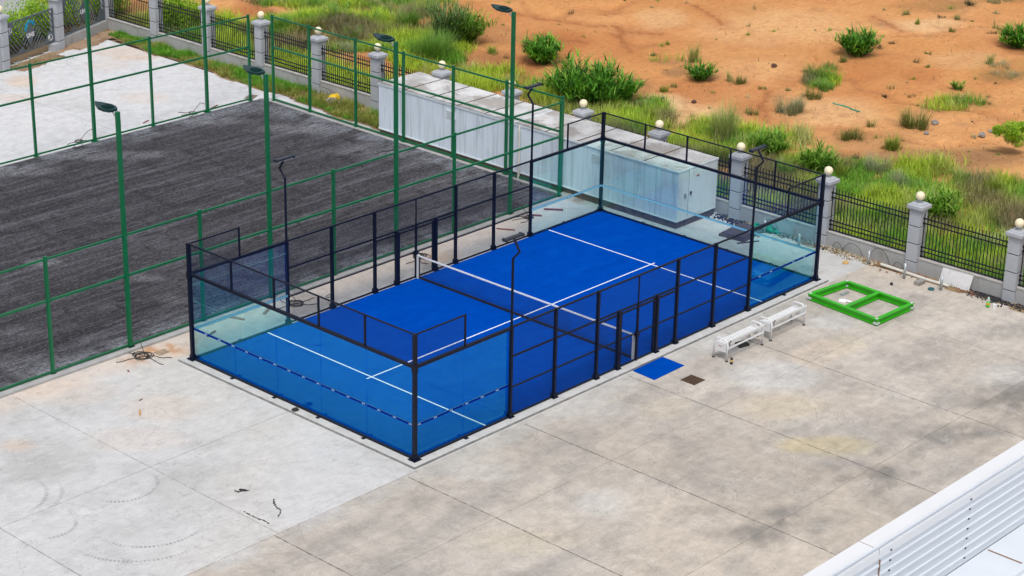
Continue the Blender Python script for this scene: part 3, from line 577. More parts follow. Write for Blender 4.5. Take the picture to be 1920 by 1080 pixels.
def pane(a, b, fixed, ax, outside):
    g = .012; t = .006
    if ax == 'y': o = MB().box(fixed-t, fixed+t, a+g, b-g, .045, 2.91)
    else: o = MB().box(a+g, b-g, fixed-t, fixed+t, .045, 2.91)
    o = o.build('glass_panel', glass, enc)
    # sticker band: dark and printed outwards, pale backing inwards
    f = fixed+outside*.010; k = fixed-outside*.010
    z0, z1 = 1.02, 1.095
    def slab(name, c, m, w0, w1, za, zb, th):
        lo, hi = sorted((c, c+outside*th))
        q_ = MB().box(lo, hi, w0, w1, za, zb) if ax == 'y' else MB().box(w0, w1, lo, hi, za, zb)
        return q_
    slab('b', f, band_out, a+g, b-g, z0, z1, .002).build('sticker_band', band_out, o)
    slab('b', k-outside*.002, band_in, a+g, b-g, z0, z1, .002).build('band_backing', band_in, o)
    mk = MB(); s0 = math.ceil((a-.1)/.66-.02)*.66+.1
    p_ = s0
    while p_ < b-.14:
        if p_ > a-.01:
            mk = MB()
            for du, dz, w_, h_ in ((0,0,.035,.04),(.035,.008,.04,.03),(.07,-.004,.05,.04)):
                lo, hi = sorted((f+outside*.0022, f+outside*.0042)); zc = (z0+z1)/2+dz
                if ax == 'y': mk.box(lo, hi, p_+du, p_+du+w_, zc-h_/2, zc+h_/2)
                else: mk.box(p_+du, p_+du+w_, lo, hi, zc-h_/2, zc+h_/2)
            mk.build('printed_mark', band_w, o)
        p_ += .66
for i in range(5):
    pane(i*2, i*2+2, -.01, 'y', -1); pane(i*2, i*2+2, 20.01, 'y', 1)
for x in (0, 2, 16, 18):
    pane(x, x+2-(.05 if x == 2 else 0), -.01, 'x', -1); pane(x, x+2-(.05 if x == 2 else 0), 10.01, 'x', 1)

net = empty('padel_net', (10, 5, 0), 0, 'low black net with white top tape across the middle of the blue court', 'net')
mb = MB()
def netz(y): return .88+.0*y
nn = int(9.8/.045)
for i in range(nn+1):
    y = -4.9+i*9.8/nn; mb.box(-.0015, .0015, y-.0016, y+.0016, .10, .84)
for j in range(17): zz = .10+j*.0455; mb.box(-.0035, -.0016, -4.9, 4.9, zz-.0016, zz+.0016)
mb.build('net_mesh', black, net)
MB().box(-.012, .012, -4.9, 4.9, .835, .89).build('top_tape', net_white, net)
MB().box(-.012, .012, -4.9, 4.9, .015, .10).build('bottom_band', black, net)
for s in (-1, 1):
    y = s*4.94; MB().box(-.05, .05, y-.035, y+.035, .012, .9).build('net_post', pmat('light_net_post', (.62,.64,.65), .4, .05, 3) if s < 0 else bpy.data.materials['light_net_post'], net)
    MB().box(-.015, .015, s*4.88-.012, s*4.88+.012, .02, .86).build('side_band', black, net)

# court floodlights
def padel_lamp(x, y, s, label):
    t = empty('court_floodlight', (x, y, 3.0), 0, label, 'floodlight', 'floodlights on the padel court frame')
    MB().tube([(0,0,-.1),(0,0,2.17),(0,s*.26,2.45),(0,s*.02,2.80)], .040, 8).build('pole', navy, t)
    mb = MB().box(-.38, .38, -.07, .085, 2.80, 2.87).box(-.40, -.32, -.085, .10, 2.79, 2.885).box(.32, .40, -.085, .10, 2.79, 2.885)
    bevel(mb.build('lamp_head', pmat('lamp_housing', (.012,.018,.030), .35, .1, 5) if 'lamp_housing' not in bpy.data.materials else bpy.data.materials['lamp_housing'], t), .01, 1)
    MB().box(-.33, .33, -.045, .065, 2.785, 2.80).build('diffuser', white_metal, t)
padel_lamp(4, -.06, -1, 'slim navy court floodlight on the near front side post beside the glass')
padel_lamp(16, -.06, -1, 'slim navy court floodlight at the right rear side post before a globe pillar')
padel_lamp(4, 10.06, 1, 'slim navy court floodlight on the left side in front of the dark asphalt')
padel_lamp(16, 10.06, 1, 'slim navy court floodlight at the rear left post before the white cabin')

# ------------------------------------------------------------ green sports fences and masts
H = 3.93
def sports_fence(name_label, posts, a, b, ax, fixed, tallset=()):
    t = empty('sports_fence', (a if ax == 'x' else fixed, fixed if ax == 'x' else a, 0), 0, name_label, 'fence')
    ox, oy = t.location.x, t.location.y
    for p_ in posts:
        if p_ in tallset: continue
        x, y = (p_, fixed) if ax == 'x' else (fixed, p_)
        mb = MB().box(x-ox-.048, x-ox+.048, y-oy-.048, y-oy+.048, -.02, H).box(x-ox-.053, x-ox+.053, y-oy-.053, y-oy+.053, H, H+.012)
        mb.box(x-ox-.09, x-ox+.09, y-oy-.09, y-oy+.09, -.02, .0)
        mb.build('post', green, t)
    for nm, z, w in (('top_rail', H-.08, .06), ('middle_rail', 2.47, .07), ('bottom_rail', .06, .06)):
        pa = (a-ox, fixed-oy, z) if ax == 'x' else (fixed-ox, a-oy, z); pb = (b-ox, fixed-oy, z) if ax == 'x' else (fixed-ox, b-oy, z)
        MB().bar(pa, pb, w, w).build(nm, green, t)
    return t
nearp = [-12.9,-9.9,-6.9,-3.87,-.85,2.2,5.2,8.15,11.2,14.2,17.3,20.15]
sports_fence('open green steel frame fence between the dark asphalt court and the padel court', nearp, -12.9, 20.15, 'x', 12.29, (-.85,5.2,11.2,17.3))
sports_fence('open green steel frame fence in front of the white cabins', [12.62,15.6,18.6,21.52,24.47,27.43,29.86], 12.62, 29.86, 'y', 20.6)
sports_fence('open green steel frame fence along the far side of the dark asphalt', [-.6,2.4,5.35,8.35,11.3,14.38,17.38,19.85], -.6, 19.85, 'x', 30.6, (11.3,17.38))
def mast(x, y, s, label):
    t = empty('floodlight_mast', (x, y, 0), 0, label, 'floodlight', 'tall green floodlight masts of the asphalt court')
    mb = MB().box(-.06, .06, -.06, .06, -.02, 7.95).box(-.13, .13, -.13, .13, -.03, .0); mb.build('pole', green, t)
    MB().bar((0, s*.05, 7.72), (0, s*.28, 7.92), .03, .05).bar((-.05, s*.22, 7.93), (-.05, s*.42, 7.97), .02, .03).bar((.05, s*.22, 7.93), (.05, s*.42, 7.97), .02, .03).build('bracket', grey_metal, t)
    mb = MB()
    P = [(-.15,s*.20),(-.25,s*.38),(-.27,s*.62),(-.12,s*.98),(0,s*1.16),(.12,s*.98),(.27,s*.62),(.25,s*.38),(.15,s*.20)]
    if s < 0: P = P[::-1]
    P = P[::-1]
    h = mb.prism(P, -.04, .035).build('lamp_head', green_lamp, t); h.location = (0, 0, 7.93); h.rotation_euler = (R(4)*s, 0, 0)
    fn = MB()
    for i in range(5): fn.box(-.12+i*.06-.008, -.12+i*.06+.008, min(s*.34, s*.66), max(s*.34, s*.66), .036, .075)
    fo = fn.build('cooling_fin', green_lamp, h)
    return t
mast(-.85, 12.29, 1, 'tall green floodlight mast nearest the front with wires at its foot')
mast(5.2, 12.29, 1, 'tall green floodlight mast behind the left glass corner of the padel court')
mast(11.2, 12.29, 1, 'tall green floodlight mast behind the middle of the padel court')
mast(17.3, 12.29, 1, 'tall green floodlight mast closest to the white cabin')
mast(11.3, 30.6, -1, 'tall green mast on the far fence line left of centre, lamp above frame')
mast(17.38, 30.6, -1, 'tall green mast on the far fence line near the corner opening')

# ------------------------------------------------------------ perimeter pillars and railings
ordn = ['first','second','third','fourth','fifth','sixth','seventh','eighth','ninth','tenth','eleventh','twelfth','thirteenth','fourteenth','fifteenth']
def fx(y): return 23.55-.0112*(y+6)
PY = [-9.88,-5.93,-1.95,1.98,5.98,9.95,13.88,17.8,21.85,25.8,29.65,33.55,37.4,41.35]
def make_pillar():
    t = empty('fence_pillar')
    mb = MB(); w = .235; zs = [-.1,.35,1.04,1.70,2.30]
    for i in range(4): mb.box(-w, w, -w, w, zs[i]+(.017 if i else 0), zs[i+1]-(.017 if i < 3 else 0))
    bevel(mb.build('shaft', stone_m, t), .008, 1)
    mb = MB()
    for z in zs[1:4]: mb.box(-w+.02, w-.02, -w+.02, w-.02, z-.019, z+.019)
    mb.build('groove', groove_m, t)
    mb = MB().box(-.27, .27, -.27, .27, 2.30, 2.36).box(-.325, .325, -.325, .325, 2.36, 2.49)
    b = len(mb.v); mb.v += [(-.25,-.25,2.49),(.25,-.25,2.49),(.25,.25,2.49),(-.25,.25,2.49),(-.22,-.22,2.555),(.22,-.22,2.555),(.22,.22,2.555),(-.22,.22,2.555)]
    mb.f += [tuple(b+i for i in q_) for q_ in ((4,5,6,7),(0,1,5,4),(1,2,6,5),(2,3,7,6),(3,0,4,7))]
    bevel(mb.build('cap', stone_m, t), .012, 2)
    g = MB()
    prof = [(.168*math.sin(math.pi*i/14)+.0001, .168-.168*math.cos(math.pi*i/14)) for i in range(15)]
    g.lathe(prof, (0,0,2.635), 24); gl_ = g.build('globe', globe_m, t, True)
    MB().lathe([(.07,0),(.07,.03),(.035,.045),(.035,.10)], (0,0,2.555), 16).build('globe_mount', grey_metal, gl_)
    return t
proto = make_pillar()
desc = {1:'grey stone fence pillar with cream globe cut by the right edge of the photo',
 2:'grey stone fence pillar with cream globe behind the lime green steel frame',
 3:'grey stone fence pillar with cream globe touching the right rear court corner',
 4:'grey stone fence pillar with cream globe right of the white cabin doors',
 5:'grey stone pillar with cream globe rising behind the cabin roof end nearest its door'}
first = True
def place_pillar(x, y, rz, label, group):
    global first
    o = proto if first else copy_tree(proto); first = False
    o.location = (x, y, 0); o.rotation_euler = (0,0,rz); o['label'] = label; o['category'] = 'pillar'; o['group'] = group
    return o
PG = 'granite pillars with globe lamps along the perimeter fence'
for i, y in enumerate(PY):
    if i == 0: continue
    lab = desc.get(i, 'grey stone fence pillar with cream globe, %s pillar from the right' % ordn[i-1])
    place_pillar(fx(y), y, 0, lab, PG)
gates = [(14.94,42.6),(18.9,43.8),(23.05,45.35)]
ga = math.atan2(gates[1][1]-gates[0][1], gates[1][0]-gates[0][0])
place_pillar(*gates[0], ga, 'grey stone gate pillar at the left edge of the photo', 'gate pillars')
place_pillar(*gates[1], ga, 'grey stone gate pillar between the two patterned gate panels', 'gate pillars')
place_pillar(*gates[2], ga, 'grey stone pillar where the patterned gate meets the railing fence', 'gate pillars')
def bay(y0, y1, label):
    a = Vector((fx(y0), y0+.235, 0)); b = Vector((fx(y1), y1-.235, 0)); L = (b-a).length; ang = math.atan2(b.y-a.y, b.x-a.x)
    t = empty('railing_fence', tuple(a), ang, label, 'fence', 'black railings on low walls between the pillars')
    MB().box(.003, L-.003, -.12, .12, -.12, .47).build('low_wall', wall_m, t)
    MB().box(.003, L-.003, -.14, .14, .473, .52).build('coping', wallcap_m, t)
    mb = MB()
    for z in (.57, .76, .92, 1.83, 2.01): mb.box(0, L, -.02, .02, z-.022, z+.022)
    mb.build('rail', blackiron, t)
    mb = MB(); n = int(L/.138)
    for i in range(n+1): x = .04+(L-.08)*i/n; mb.box(x-.0125, x+.0125, -.0125, .0125, .53, 2.20)
    mb.build('bars', blackiron, t, ) ['kind'] = 'stuff'
    mb = MB()
    for z in (.57, .76, .92, 1.83, 2.01):
        for x in (.02, L-.02): mb.box(x-.02, x+.02, -.04, .04, z-.04, z+.04)
    mb.build('wall_bracket', blackiron, t)
allp = PY+[45.35]
bl = ['black railing and low wall bay running out of the right edge of the photo','black railing and low wall bay with the leaning white board',
 'black railing and low wall bay above the white plastic pipe','black railing and low wall bay seen through the far right court glass','black railing bay beside the cabin door end']
for i in range(len(allp)-1):
    bay(allp[i], allp[i+1], bl[i] if i < len(bl) else 'black railing and low wall bay, %s bay from the right edge' % ordn[i])

# gate panels with cut plates and lettering
def gate_panel(a, b, z0, z1, kind, label):
    a = Vector((*a, 0)); b = Vector((*b, 0)); dv = (b-a).normalized(); a = a+dv*.27; b = b-dv*.27
    L = (b-a).length; ang = math.atan2(dv.y, dv.x)
    t = empty('gate_panel', tuple(a), ang, label, 'gate', 'patterned steel gate panels')
    mb = MB(); w = .07
    mb.box(0, L, -.03, .03, z0, z0+w).box(0, L, -.03, .03, z1-w, z1).box(0, w, -.03, .03, z0+w, z1-w).box(L-w, L, -.03, .03, z0+w, z1-w)
    mb.build('frame', greyp, t)
    hh = z1-z0; sl_ = MB()
    def clipseg(x0, dirn):
        # line from (x0, z0) with slope dirn*1.15 clipped to the frame
        pts = []
        xa, za, xb, zb = x0, z0+w, x0+dirn*(hh-2*w)/1.15, z1-w
        def at(x): return za+(x-xa)*(zb-za)/(xb-xa)
        lo, hi = w, L-w
        P0, P1 = (xa, za), (xb, zb)
        if (xa < lo and xb < lo) or (xa > hi and xb > hi): return None
        if P0[0] < lo: P0 = (lo, at(lo))
        if P0[0] > hi: P0 = (hi, at(hi))
        if P1[0] < lo: P1 = (lo, at(lo))
        if P1[0] > hi: P1 = (hi, at(hi))
        return P0, P1
    cx, cz = L*.5, (z0+z1)/2
    n = int(L*1.8/.25)
    for i in range(n):
        x0 = -hh+i*.25
        # upper-right and lower-left fields lean one way, the other two fields the other way
        for dirn in (-1, 1):
            sg = clipseg(x0 if dirn > 0 else x0+hh*.9, dirn)
            if not sg: continue
            (xa, za), (xb, zb) = sg
            if abs(xb-xa) < .05: continue
            steps = 24; run = None
            for k in range(steps+1):
                tt = k/steps; x = xa+(xb-xa)*tt; z = za+(zb-za)*tt
                e = (x-cx)/L*1.0 + (z-cz)/hh*0.0
                s_ = (z-cz)/hh - .0
                band = abs((x-cx)+(z-cz)*.55) < L*.20
                ok = band if dirn > 0 else not band
                if ok and run is None: run = (x, z)
                if (not ok or k == steps) and run is not None:
                    if abs(run[1]-z) > .08: sl_.bar((run[0], 0, run[1]), (x, 0, z), .05, .03, (0,1,0))
                    run = None
    sl_.build('slats', greyp, t)
    def plate(pts, y=-.035, m=greyp, nm='plate', th=.02):
        mb = MB(); k = len(pts); mb.v += [(x, y, z) for x, z in pts]+[(x, y+th, z) for x, z in pts]
        mb.f.append(tuple(range(k))); mb.f.append(tuple(reversed(range(k, 2*k))))
        for i in range(k): j = (i+1) % k; mb.f.append((i, i+k, j+k, j))
        return mb.build(nm, m, t)
    dx = cx-(.05 if kind == 'a' else .0); dz = cz-.02
    plate([(dx-.33, dz-.05), (dx+.02, dz-.62), (dx+.38, dz+.05), (dx+.03, dz+.6)], -.06, nm='diamond_plate')
    plate([(w, z1-w), (w, z1-.62), (.30, z1-.86), (.62, z1-w)])
    plate([(L-w, z0+w), (L-.75, z0+w), (L-.42, z0+.62), (L-w, z0+.52)])
    plate([(w+.7, z0+w), (w+1.3, z0+w), (w+1.15, z0+.32)])
    text_mesh('UHS', .30, 'lettering', white_metal, t, (dx+.02, -.064, dz-.05), (R(90), 0, 0), .003, .008)
    if kind == 'a':
        plate([(dx-.36, dz+.22),(dx-.32, dz+.48),(dx-.02, dz+.70),(dx+.36, dz+.58),(dx+.38, dz+.34),(dx+.28, dz+.38),(dx+.03, dz+.60),(dx-.16, dz+.38),(dx-.28, dz+.16)], -.06, cyan_m, 'roof_emblem')
        def ring(x, z, r0, nm):
            mb = MB(); pts = [(x+r0*math.cos(i*math.pi/10), -.065, z+r0*math.sin(i*math.pi/10)) for i in range(21)]
            mb.tube(pts, .014, 5); mb.build(nm, white_metal, t)
        ring(.27, z1-.38, .15, 'ring_emblem'); text_mesh('S', .24, 'lettering', white_metal, t, (.27, -.064, z1-.38), (R(90),0,0), .003, .006)
        ring(L-.36, z0+.30, .15, 'ring_emblem')
        MB().tube([(L-.40,-.065,z0+.37),(L-.43,-.065,z0+.30),(L-.39,-.065,z0+.23),(L-.33,-.065,z0+.20)], .022, 6).build('phone_emblem', white_metal, t)
    return t
g1 = gate_panel(gates[0], gates[1], .32, 2.0, 'a', 'grey patterned gate panel with cyan roof emblem and white UHS letters')
g2 = gate_panel(gates[1], gates[2], .42, 2.25, 'b', 'grey patterned panel with white UHS letters, beside the railing fence')
dv = Vector((gates[2][0]-gates[1][0], gates[2][1]-gates[1][1], 0)); L2 = dv.length
t = empty('low_kerb_wall', (gates[1][0], gates[1][1], 0), math.atan2(dv.y, dv.x), 'pale low wall under the right hand patterned gate panel', 'wall')
MB().box(.25, L2-.25, -.14, .14, -.1, .36).build('wall_body', wall_m, t)
t = empty('concrete_block', (gates[1][0]-.42, gates[1][1]-.25, 0), ga, 'small pale concrete block at the foot of the middle gate pillar', 'block')
MB().box(-.18, .18, -.2, .2, -.1, .3).build('block_body', stone_m, t)
# far part of the boundary, left of the gate
t = empty('boundary_wall', (gates[0][0], gates[0][1], 0), ga, 'plain grey boundary wall running on left of the gate pillar', 'wall')
MB().box(-40, -.25, -.12, .12, -.12, 1.9).build('wall_body', wall_m, t)

# ------------------------------------------------------------ white cabins
def cabin(y0, y1, label, vent_y, with_door):
    t = empty('storage_cabin', (20.67, y0, 0), 0, label, 'cabin', 'white cabins in a row by the fence'); L = y1-y0; W_ = 2.42
    MB().box(.03, W_-.03, .03, L-.03, -.1, .19).build('plinth', conc_dark, t)
    b = MB().box(0, W_, 0, L, .192, 2.17)
    body = b.build('wall', cont_m, t)
    # panel seams on the long side
    mb = MB(); k = int(L/.95)
    for i in range(1, k): mb.box(-.004, 0, i*L/k-.006, i*L/k+.006, .22, 2.15)
    mb.build('panel_seam', pmat('seam_grey', S((160,175,184)), .6, .1, 3) if 'seam_grey' not in bpy.data.materials else bpy.data.materials['seam_grey'], t)
    MB().box(-.02, W_+.02, -.02, L+.02, .20, .25).box(-.03, W_+.03, -.03, L+.03, 2.172, 2.235).build('edge_trim', cont_end, t)
    rf = MB().box(.03, W_-.03, .03, L-.03, 2.236, 2.256).build('roof', roof_dirty, t)
    k = max(2, int(round(L/1.65)))
    for i in range(1, k): MB().box(.03, W_-.03, i*L/k-.018, i*L/k+.018, 2.257, 2.275).build('roof_seam', conc_dark, rf)
    v0 = vent_y-y0
    mb = MB().box(-.02, 0, v0-.24, v0+.24, 1.60, 1.63).box(-.02, 0, v0-.24, v0+.24, 1.93, 1.96).box(-.02, 0, v0-.27, v0-.24, 1.60, 1.96).box(-.02, 0, v0+.24, v0+.27, 1.60, 1.96)
    mb.box(-.003, 0, v0-.24, v0+.24, 1.63, 1.93); vf = mb.build('vent', cont_end, t); MB().box(-.005, -.0035, v0-.235, v0+.235, 1.635, 1.925).build('vent_shade', grey_metal, vf)  # grey backing sheet stands in for the shadow between the louvres
    mb = MB()
    for i in range(6): mb.box(-.03, -.004, v0-.24, v0+.24, 1.645+i*.048, 1.67+i*.048)
    mb.build('louvre', cont_end, vf)
    if with_door:
        MB().box(.0, W_, -.012, 0, .252, 2.17).build('end_wall', cont_end, t)
        dmb = MB().box(.66, 1.80, -.035, -.013, .30, 2.12); dr = bevel(dmb.build('door', cont_end, t), .008, 1)
        MB().box(.71, .80, -.065, -.036, 1.16, 1.28).build('handle', black, dr)
        MB().box(.74, .77, -.09, -.065, 1.14, 1.22).build('lock', grey_metal, dr)
        MB().box(1.09, 1.25, -.04, -.036, 1.80, 1.86).build('red_notice', red_m, dr)
        MB().box(.38, .50, -.05, -.013, 1.10, 1.25).build('switch_box', grey_metal, t)
        mb = MB().box(.645, .655, -.016, -.013, .28, 2.15).box(1.805, 1.815, -.016, -.013, .28, 2.15); mb.build('door_gap', groove_m, t)
    return t
roof_dirty, rn_, rl_, rp_ = newmat('dirty_cabin_roof'); q = N(roof_dirty); v = q.tc()
c = q.mix(q.mr(q.noise(v, .8, 6, .65), .38, .62), (.44,.44,.44), (.66,.66,.66))
c = q.mix(q.mr(q.noise(v, .5, 6, .7, .6), .50, .58, 0, .75), c, (.30,.27,.245))
c = q.mix(q.mr(q.noise(v, 6, 5, .7), .55, .75, 0, .5), c, (.18,.17,.16))
rl_.new(c, rp_.inputs['Base Color']); rp_.inputs['Roughness'].default_value = .7
cabin(6.8, 15.26, 'white weathered cabin with closed door and red notice behind the court glass', 10.84, True)
cb = cabin(15.34, 23.1, 'white weathered cabin further left behind the green fence, next to grass', 18.79, False)
mb = MB().tube([(20.6, 14.88, -.05), (20.6, 14.88, 2.0), (20.62, 14.9, 2.14), (20.7, 14.92, 2.2)], .05, 10)
tag(mb.build('downpipe', pvc), 'white plastic downpipe on the cabin wall beside the joint of two cabins', 'pipe')

# ------------------------------------------------------------ building roof at lower right
bd = empty('warehouse', (0, -18.8, 0), 0, 'white metal building with ribbed parapet and roof in the lower right corner', 'building')
X0, X1 = -48, 60
MB().box(X0, X1, -.14, 0, -.1, 6.97).build('wall', roofw, bd)
cp = MB(); xx = [X0]+[-46+i*6.67-.2 for i in range(1, 16)]; xx = [x for x in xx]
seams = sorted(set([X0]+[-6.03+6.6*i for i in range(-6, 10)]+[X1]))
for a_, b_ in zip(seams[:-1], seams[1:]): cp.box(a_+.012, b_-.012, -.46, .03, 6.975, 7.0).box(a_+.012, b_-.012, -.465, -.447, 6.76, 6.975).box(a_+.012, b_-.012, .012, .03, 6.8, 6.975)
bevel(cp.build('parapet_cap', capw, bd), .006, 1)
sm = MB()
for a_ in seams[1:-1]: sm.box(a_-.011, a_+.011, -.455, .02, 6.97, 6.992)
sm.build('cap_joint', rust2, bd)
# inner ribbed cladding, ribs running along the parapet
mb = MB(); zz = 5.25; prof = []
while zz < 6.9:
    prof += [(-.44, zz), (-.44, zz+.13), (-.462, zz+.150), (-.462, zz+.195), (-.44, zz+.22)]; zz += .235
b0 = len(mb.v)
for (yy, z_) in prof: mb.v += [(X0, yy, z_), (X1, yy, z_)]
for i in range(len(prof)-1): mb.f.append((b0+2*i, b0+2*i+2, b0+2*i+3, b0+2*i+1))
mb.build('ribbed_cladding', roofw, bd)
mb = MB()
for k in range(-7, 9):
    xs_ = -2.55+k*3.05
    for j in range(7): mb.box(xs_-.02, xs_+.02, -.485, -.463, 5.405+j*.235, 5.43+j*.235)
mb.build('screw', black, bd)
mb = MB()
for k in range(-7, 9): xs_ = -5.98+k*6.6; mb.box(xs_-.004, xs_+.004, -.48, -.445, 5.3, 6.75)
mb.build('cladding_joint', rust2, bd)
mb = MB().box(X0, X1, -45, -.45, 5.1, 5.24); mb.build('roof', roofw, bd)
mb = MB()
for i in range(40):
    y_ = -1.5-i*1.1; mb.bar((X0, y_, 5.29), (X1, y_, 5.29), .16, .10)
mb.build('roof_rib', roofw, bd)
mb = MB()
for k in range(-6, 9): mb.box(-1.6+k*6.6-.02, -1.6+k*6.6+.02, -45, -.5, 5.242, 5.25)
mb.build('roof_joint', rust2, bd)
MB().box(X0, X1, -45, -44.8, -.1, 5.09).box(X0, X0+.2, -44.8, -.2, -.1, 5.09).box(X1-.2, X1, -44.8, -.2, -.1, 5.09).build('side_wall', roofw, bd)

# ------------------------------------------------------------ benches
def bench(x, y, L, label, strap=True):
    t = empty('bench', (x, y, GZ), 0, label, 'bench', 'white metal benches beside the court')
    W_ = .56      # seat side towards +y
    for i in range(5):
        yy = .17+i*.074; bevel(MB().box(.06, L-.06, yy, yy+.058, .53, .555).build('seat_slat', white_metal, t), .006, 1)
    for xx_ in (0, L-.05):
        mb = MB()
        pts = [(xx_+.025, .02, .03), (xx_+.025, .02, .58), (xx_+.025, .06, .68), (xx_+.025, .16, .735), (xx_+.025, .44, .735), (xx_+.025, .53, .68), (xx_+.025, .56, .58), (xx_+.025, .56, .03)]
        mb.tube(pts, .030, 8); mb.build('arm_frame', white_metal, t, True)
        sp = MB().box(xx_+.012, xx_+.038, .07, .52, .30, .60).build('side_panel', white_metal, t)
        if xx_ == 0: MB().box(xx_+.009, xx_+.0115, .22, .38, .465, .485).build('red_print', red_m, sp)
        for yy in (.02, .56): MB().lathe([(.055,0),(.055,.015),(.03,.04)], (xx_+.025, yy, 0), 12).build('foot', black, t)
    MB().bar((0, -.02, .72), (L, -.02, .72), .03, .075).build('back_rail', white_metal, t)
    MB().bar((0, .0, .46), (L, .0, .46), .03, .05).build('back_rail', white_metal, t)
    MB().box(.06, L-.06, .18, .21, .49, .525).box(.06, L-.06, .5, .53, .49, .525).box(L/2-.02, L/2+.02, .21, .5, .49, .525).build('seat_frame', white_metal, t)
    MB().bar((L*.7, .20, .50), (L*.66, .0, .70), .02, .03).bar((.06, .0, .45), (.02, -.01, .72), .03, .03).bar((L-.06, .0, .45), (L-.02, -.01, .72), .03, .03).build('back_brace', white_metal, t)
    if strap: MB().tube([(.08, -.035, .56), (.05, -.04, .66), (.09, -.04, .72), (.14, -.035, .71)], .016, 6).build('hanging_strap', black, t)
bench(12.14, -2.12, 1.98, 'white metal bench nearer the blue mat, back to the yard')
bench(14.55, -2.12, 1.95, 'white metal bench nearer the lime green frame, back to the yard')
tag(MB().prism([(13.35,-1.75),(13.75,-1.85),(13.9,-1.5),(13.5,-1.42)], GZ+.002, GZ+.06).build('foam_pad', black), 'small black pad lying under the end of the nearer bench', 'pad')
b = empty('glue_can', (12.12, -2.33, GZ), 0, 'small black and yellow can standing at the nearer bench foot', 'can')
MB().lathe([(.045,0),(.045,.09)], n=14).build('can_body', black, b); MB().lathe([(.047,.09),(.047,.16)], n=14).build('can_band', pmat('straw_label', S((200,165,95)), .5), b); MB().lathe([(.045,.16),(.045,.21),(.03,.23)], n=14).build('can_top', black, b)

# lime green frame
white_wrap = pmat('wrapping_foam', (.55,.56,.58), .7, .2, 12)
fr = empty('lifting_frame', (19.3, -2.45, GZ), 0, 'lime green rectangular steel frame with one cross member lying on the concrete', 'steel frame')
C4 = [(18.50,-.93),(20.40,-1.17),(20.27,-3.93),(18.22,-3.86)]
C4 = [(x-19.3, y+2.45) for x, y in C4]
def channel(a, b, nm='beam'):
    a = Vector((*a, 0)); b = Vector((*b, 0)); up = Vector((0,0,1)); dn = (b-a).normalized(); sd_ = dn.cross(up)
    mb = MB(); mb.bar(a+up*.235, b+up*.235, .15, .03); mb.bar(a+up*.045, b+up*.045, .15, .03); mb.bar(a+up*.14, b+up*.14, .03, .16)
    return mb.build(nm, lime, fr)
for i in range(4):
    a_, b_ = Vector(C4[i]), Vector(C4[(i+1) % 4]); dn = (b_-a_).normalized()
    ex = .075 if i % 2 else -.078
    channel(a_-dn*ex, b_+dn*ex)
m0 = Vector(C4[3]).lerp(Vector(C4[0]), .47); m1 = Vector(C4[2]).lerp(Vector(C4[1]), .50); dn = (m1-m0).normalized()
channel(m0+dn*.078, m1-dn*.078, 'cross_beam')
for i, (cx_, cy_) in enumerate(C4):
    MB().box(cx_-.085, cx_+.085, cy_-.085, cy_+.085, .06, .12).box(cx_-.05, cx_+.06, cy_-.04, cy_+.05, .252, .262)  .build('white_wrapping', white_wrap, fr, loc=(0, -.004, 0))
tag(MB().box(19.6, 20.0, -1.55, -1.44, GZ, GZ+.07).build('steel_offcut', grey_metal), 'short grey steel offcut inside the lime green frame', 'offcut')
mb = MB(); 
mb.prism([(19.05,-1.75),(19.3,-1.62),(19.42,-1.8),(19.3,-2.0),(19.12,-1.93)], GZ+.004, GZ+.02); mb.prism([(19.2,-1.95),(19.34,-1.88),(19.36,-2.12),(19.22,-2.1)], GZ+.022, GZ+.05)
tag(mb.build('plastic_sheet', net_white), 'crumpled white plastic scrap inside the lime green frame', 'scrap')

# mat and drain
mt = MB().prism([(9.42,-.42),(10.96,-.40),(10.93,-1.33),(9.36,-1.36)], GZ+.002, GZ+.016).build('turf_mat', turf)
tag(mt, 'blue rectangle of turf used as a doormat outside the court gate', 'mat')
dg_ = empty('drain_grate', (10.24, -2.22, GZ), 0, 'rusty square drain grate in the concrete in front of the blue mat', 'drain')
MB().box(-.28,.28,-.28,.28,.001,.008).build('pit', black, dg_)
mb = MB()
for i in range(9): mb.box(-.27+i*.0645, -.245+i*.0645, -.27, .27, .009, .02)
for i in range(5): mb.box(-.27, .27, -.27+i*.128, -.248+i*.128, .021, .028)
mb.build('grate_bars', rust_m, dg_)

# ------------------------------------------------------------ small things on the ground
def coil(name, cx, cy, z, rad, label, cat='cable', n=3, m=cable_m, th=.012, stray=0, up=None, sd=1):
    rd = random.Random(sd); mb = MB()
    for k in range(n):
        ox, oy = rd.uniform(-.12, .12)*rad*3, rd.uniform(-.12, .12)*rad*3; r0 = rad*rd.uniform(.75, 1.15); el = rd.uniform(.55, 1); an = rd.uniform(0, 3)
        pts = []
        for i in range(21):
            a_ = 2*math.pi*i/20*rd.uniform(.98, 1.02); x = r0*math.cos(a_); y = r0*el*math.sin(a_)
            pts.append((cx+ox+x*math.cos(an)-y*math.sin(an), cy+oy+x*math.sin(an)+y*math.cos(an), z+.015+.02*k*.5+rd.uniform(0,.01)))
        mb.tube(pts, th, 5)
    for k in range(stray):
        a_ = rd.uniform(0, 6.28); p_ = Vector((cx, cy, z+.02)); pts = [tuple(p_)]
        for i in range(7):
            a_ += rd.uniform(-.5, .6); p_ = p_+Vector((math.cos(a_), math.sin(a_), 0))*rad*.5; pts.append(tuple(p_))
        mb.tube(pts, th, 5)
    if up: mb.tube([up, ((up[0]+cx)/2+.05, (up[1]+cy)/2, z+.45), (cx+.1, cy+.1, z+.05), (cx, cy, z+.02)], th, 5)
    return tag(mb.build(name, m), label, cat)
coil('cable_coil', -.30, 4.86, .0, .09, 'small black cable coil lying on the front plinth of the court', n=5, th=.013)
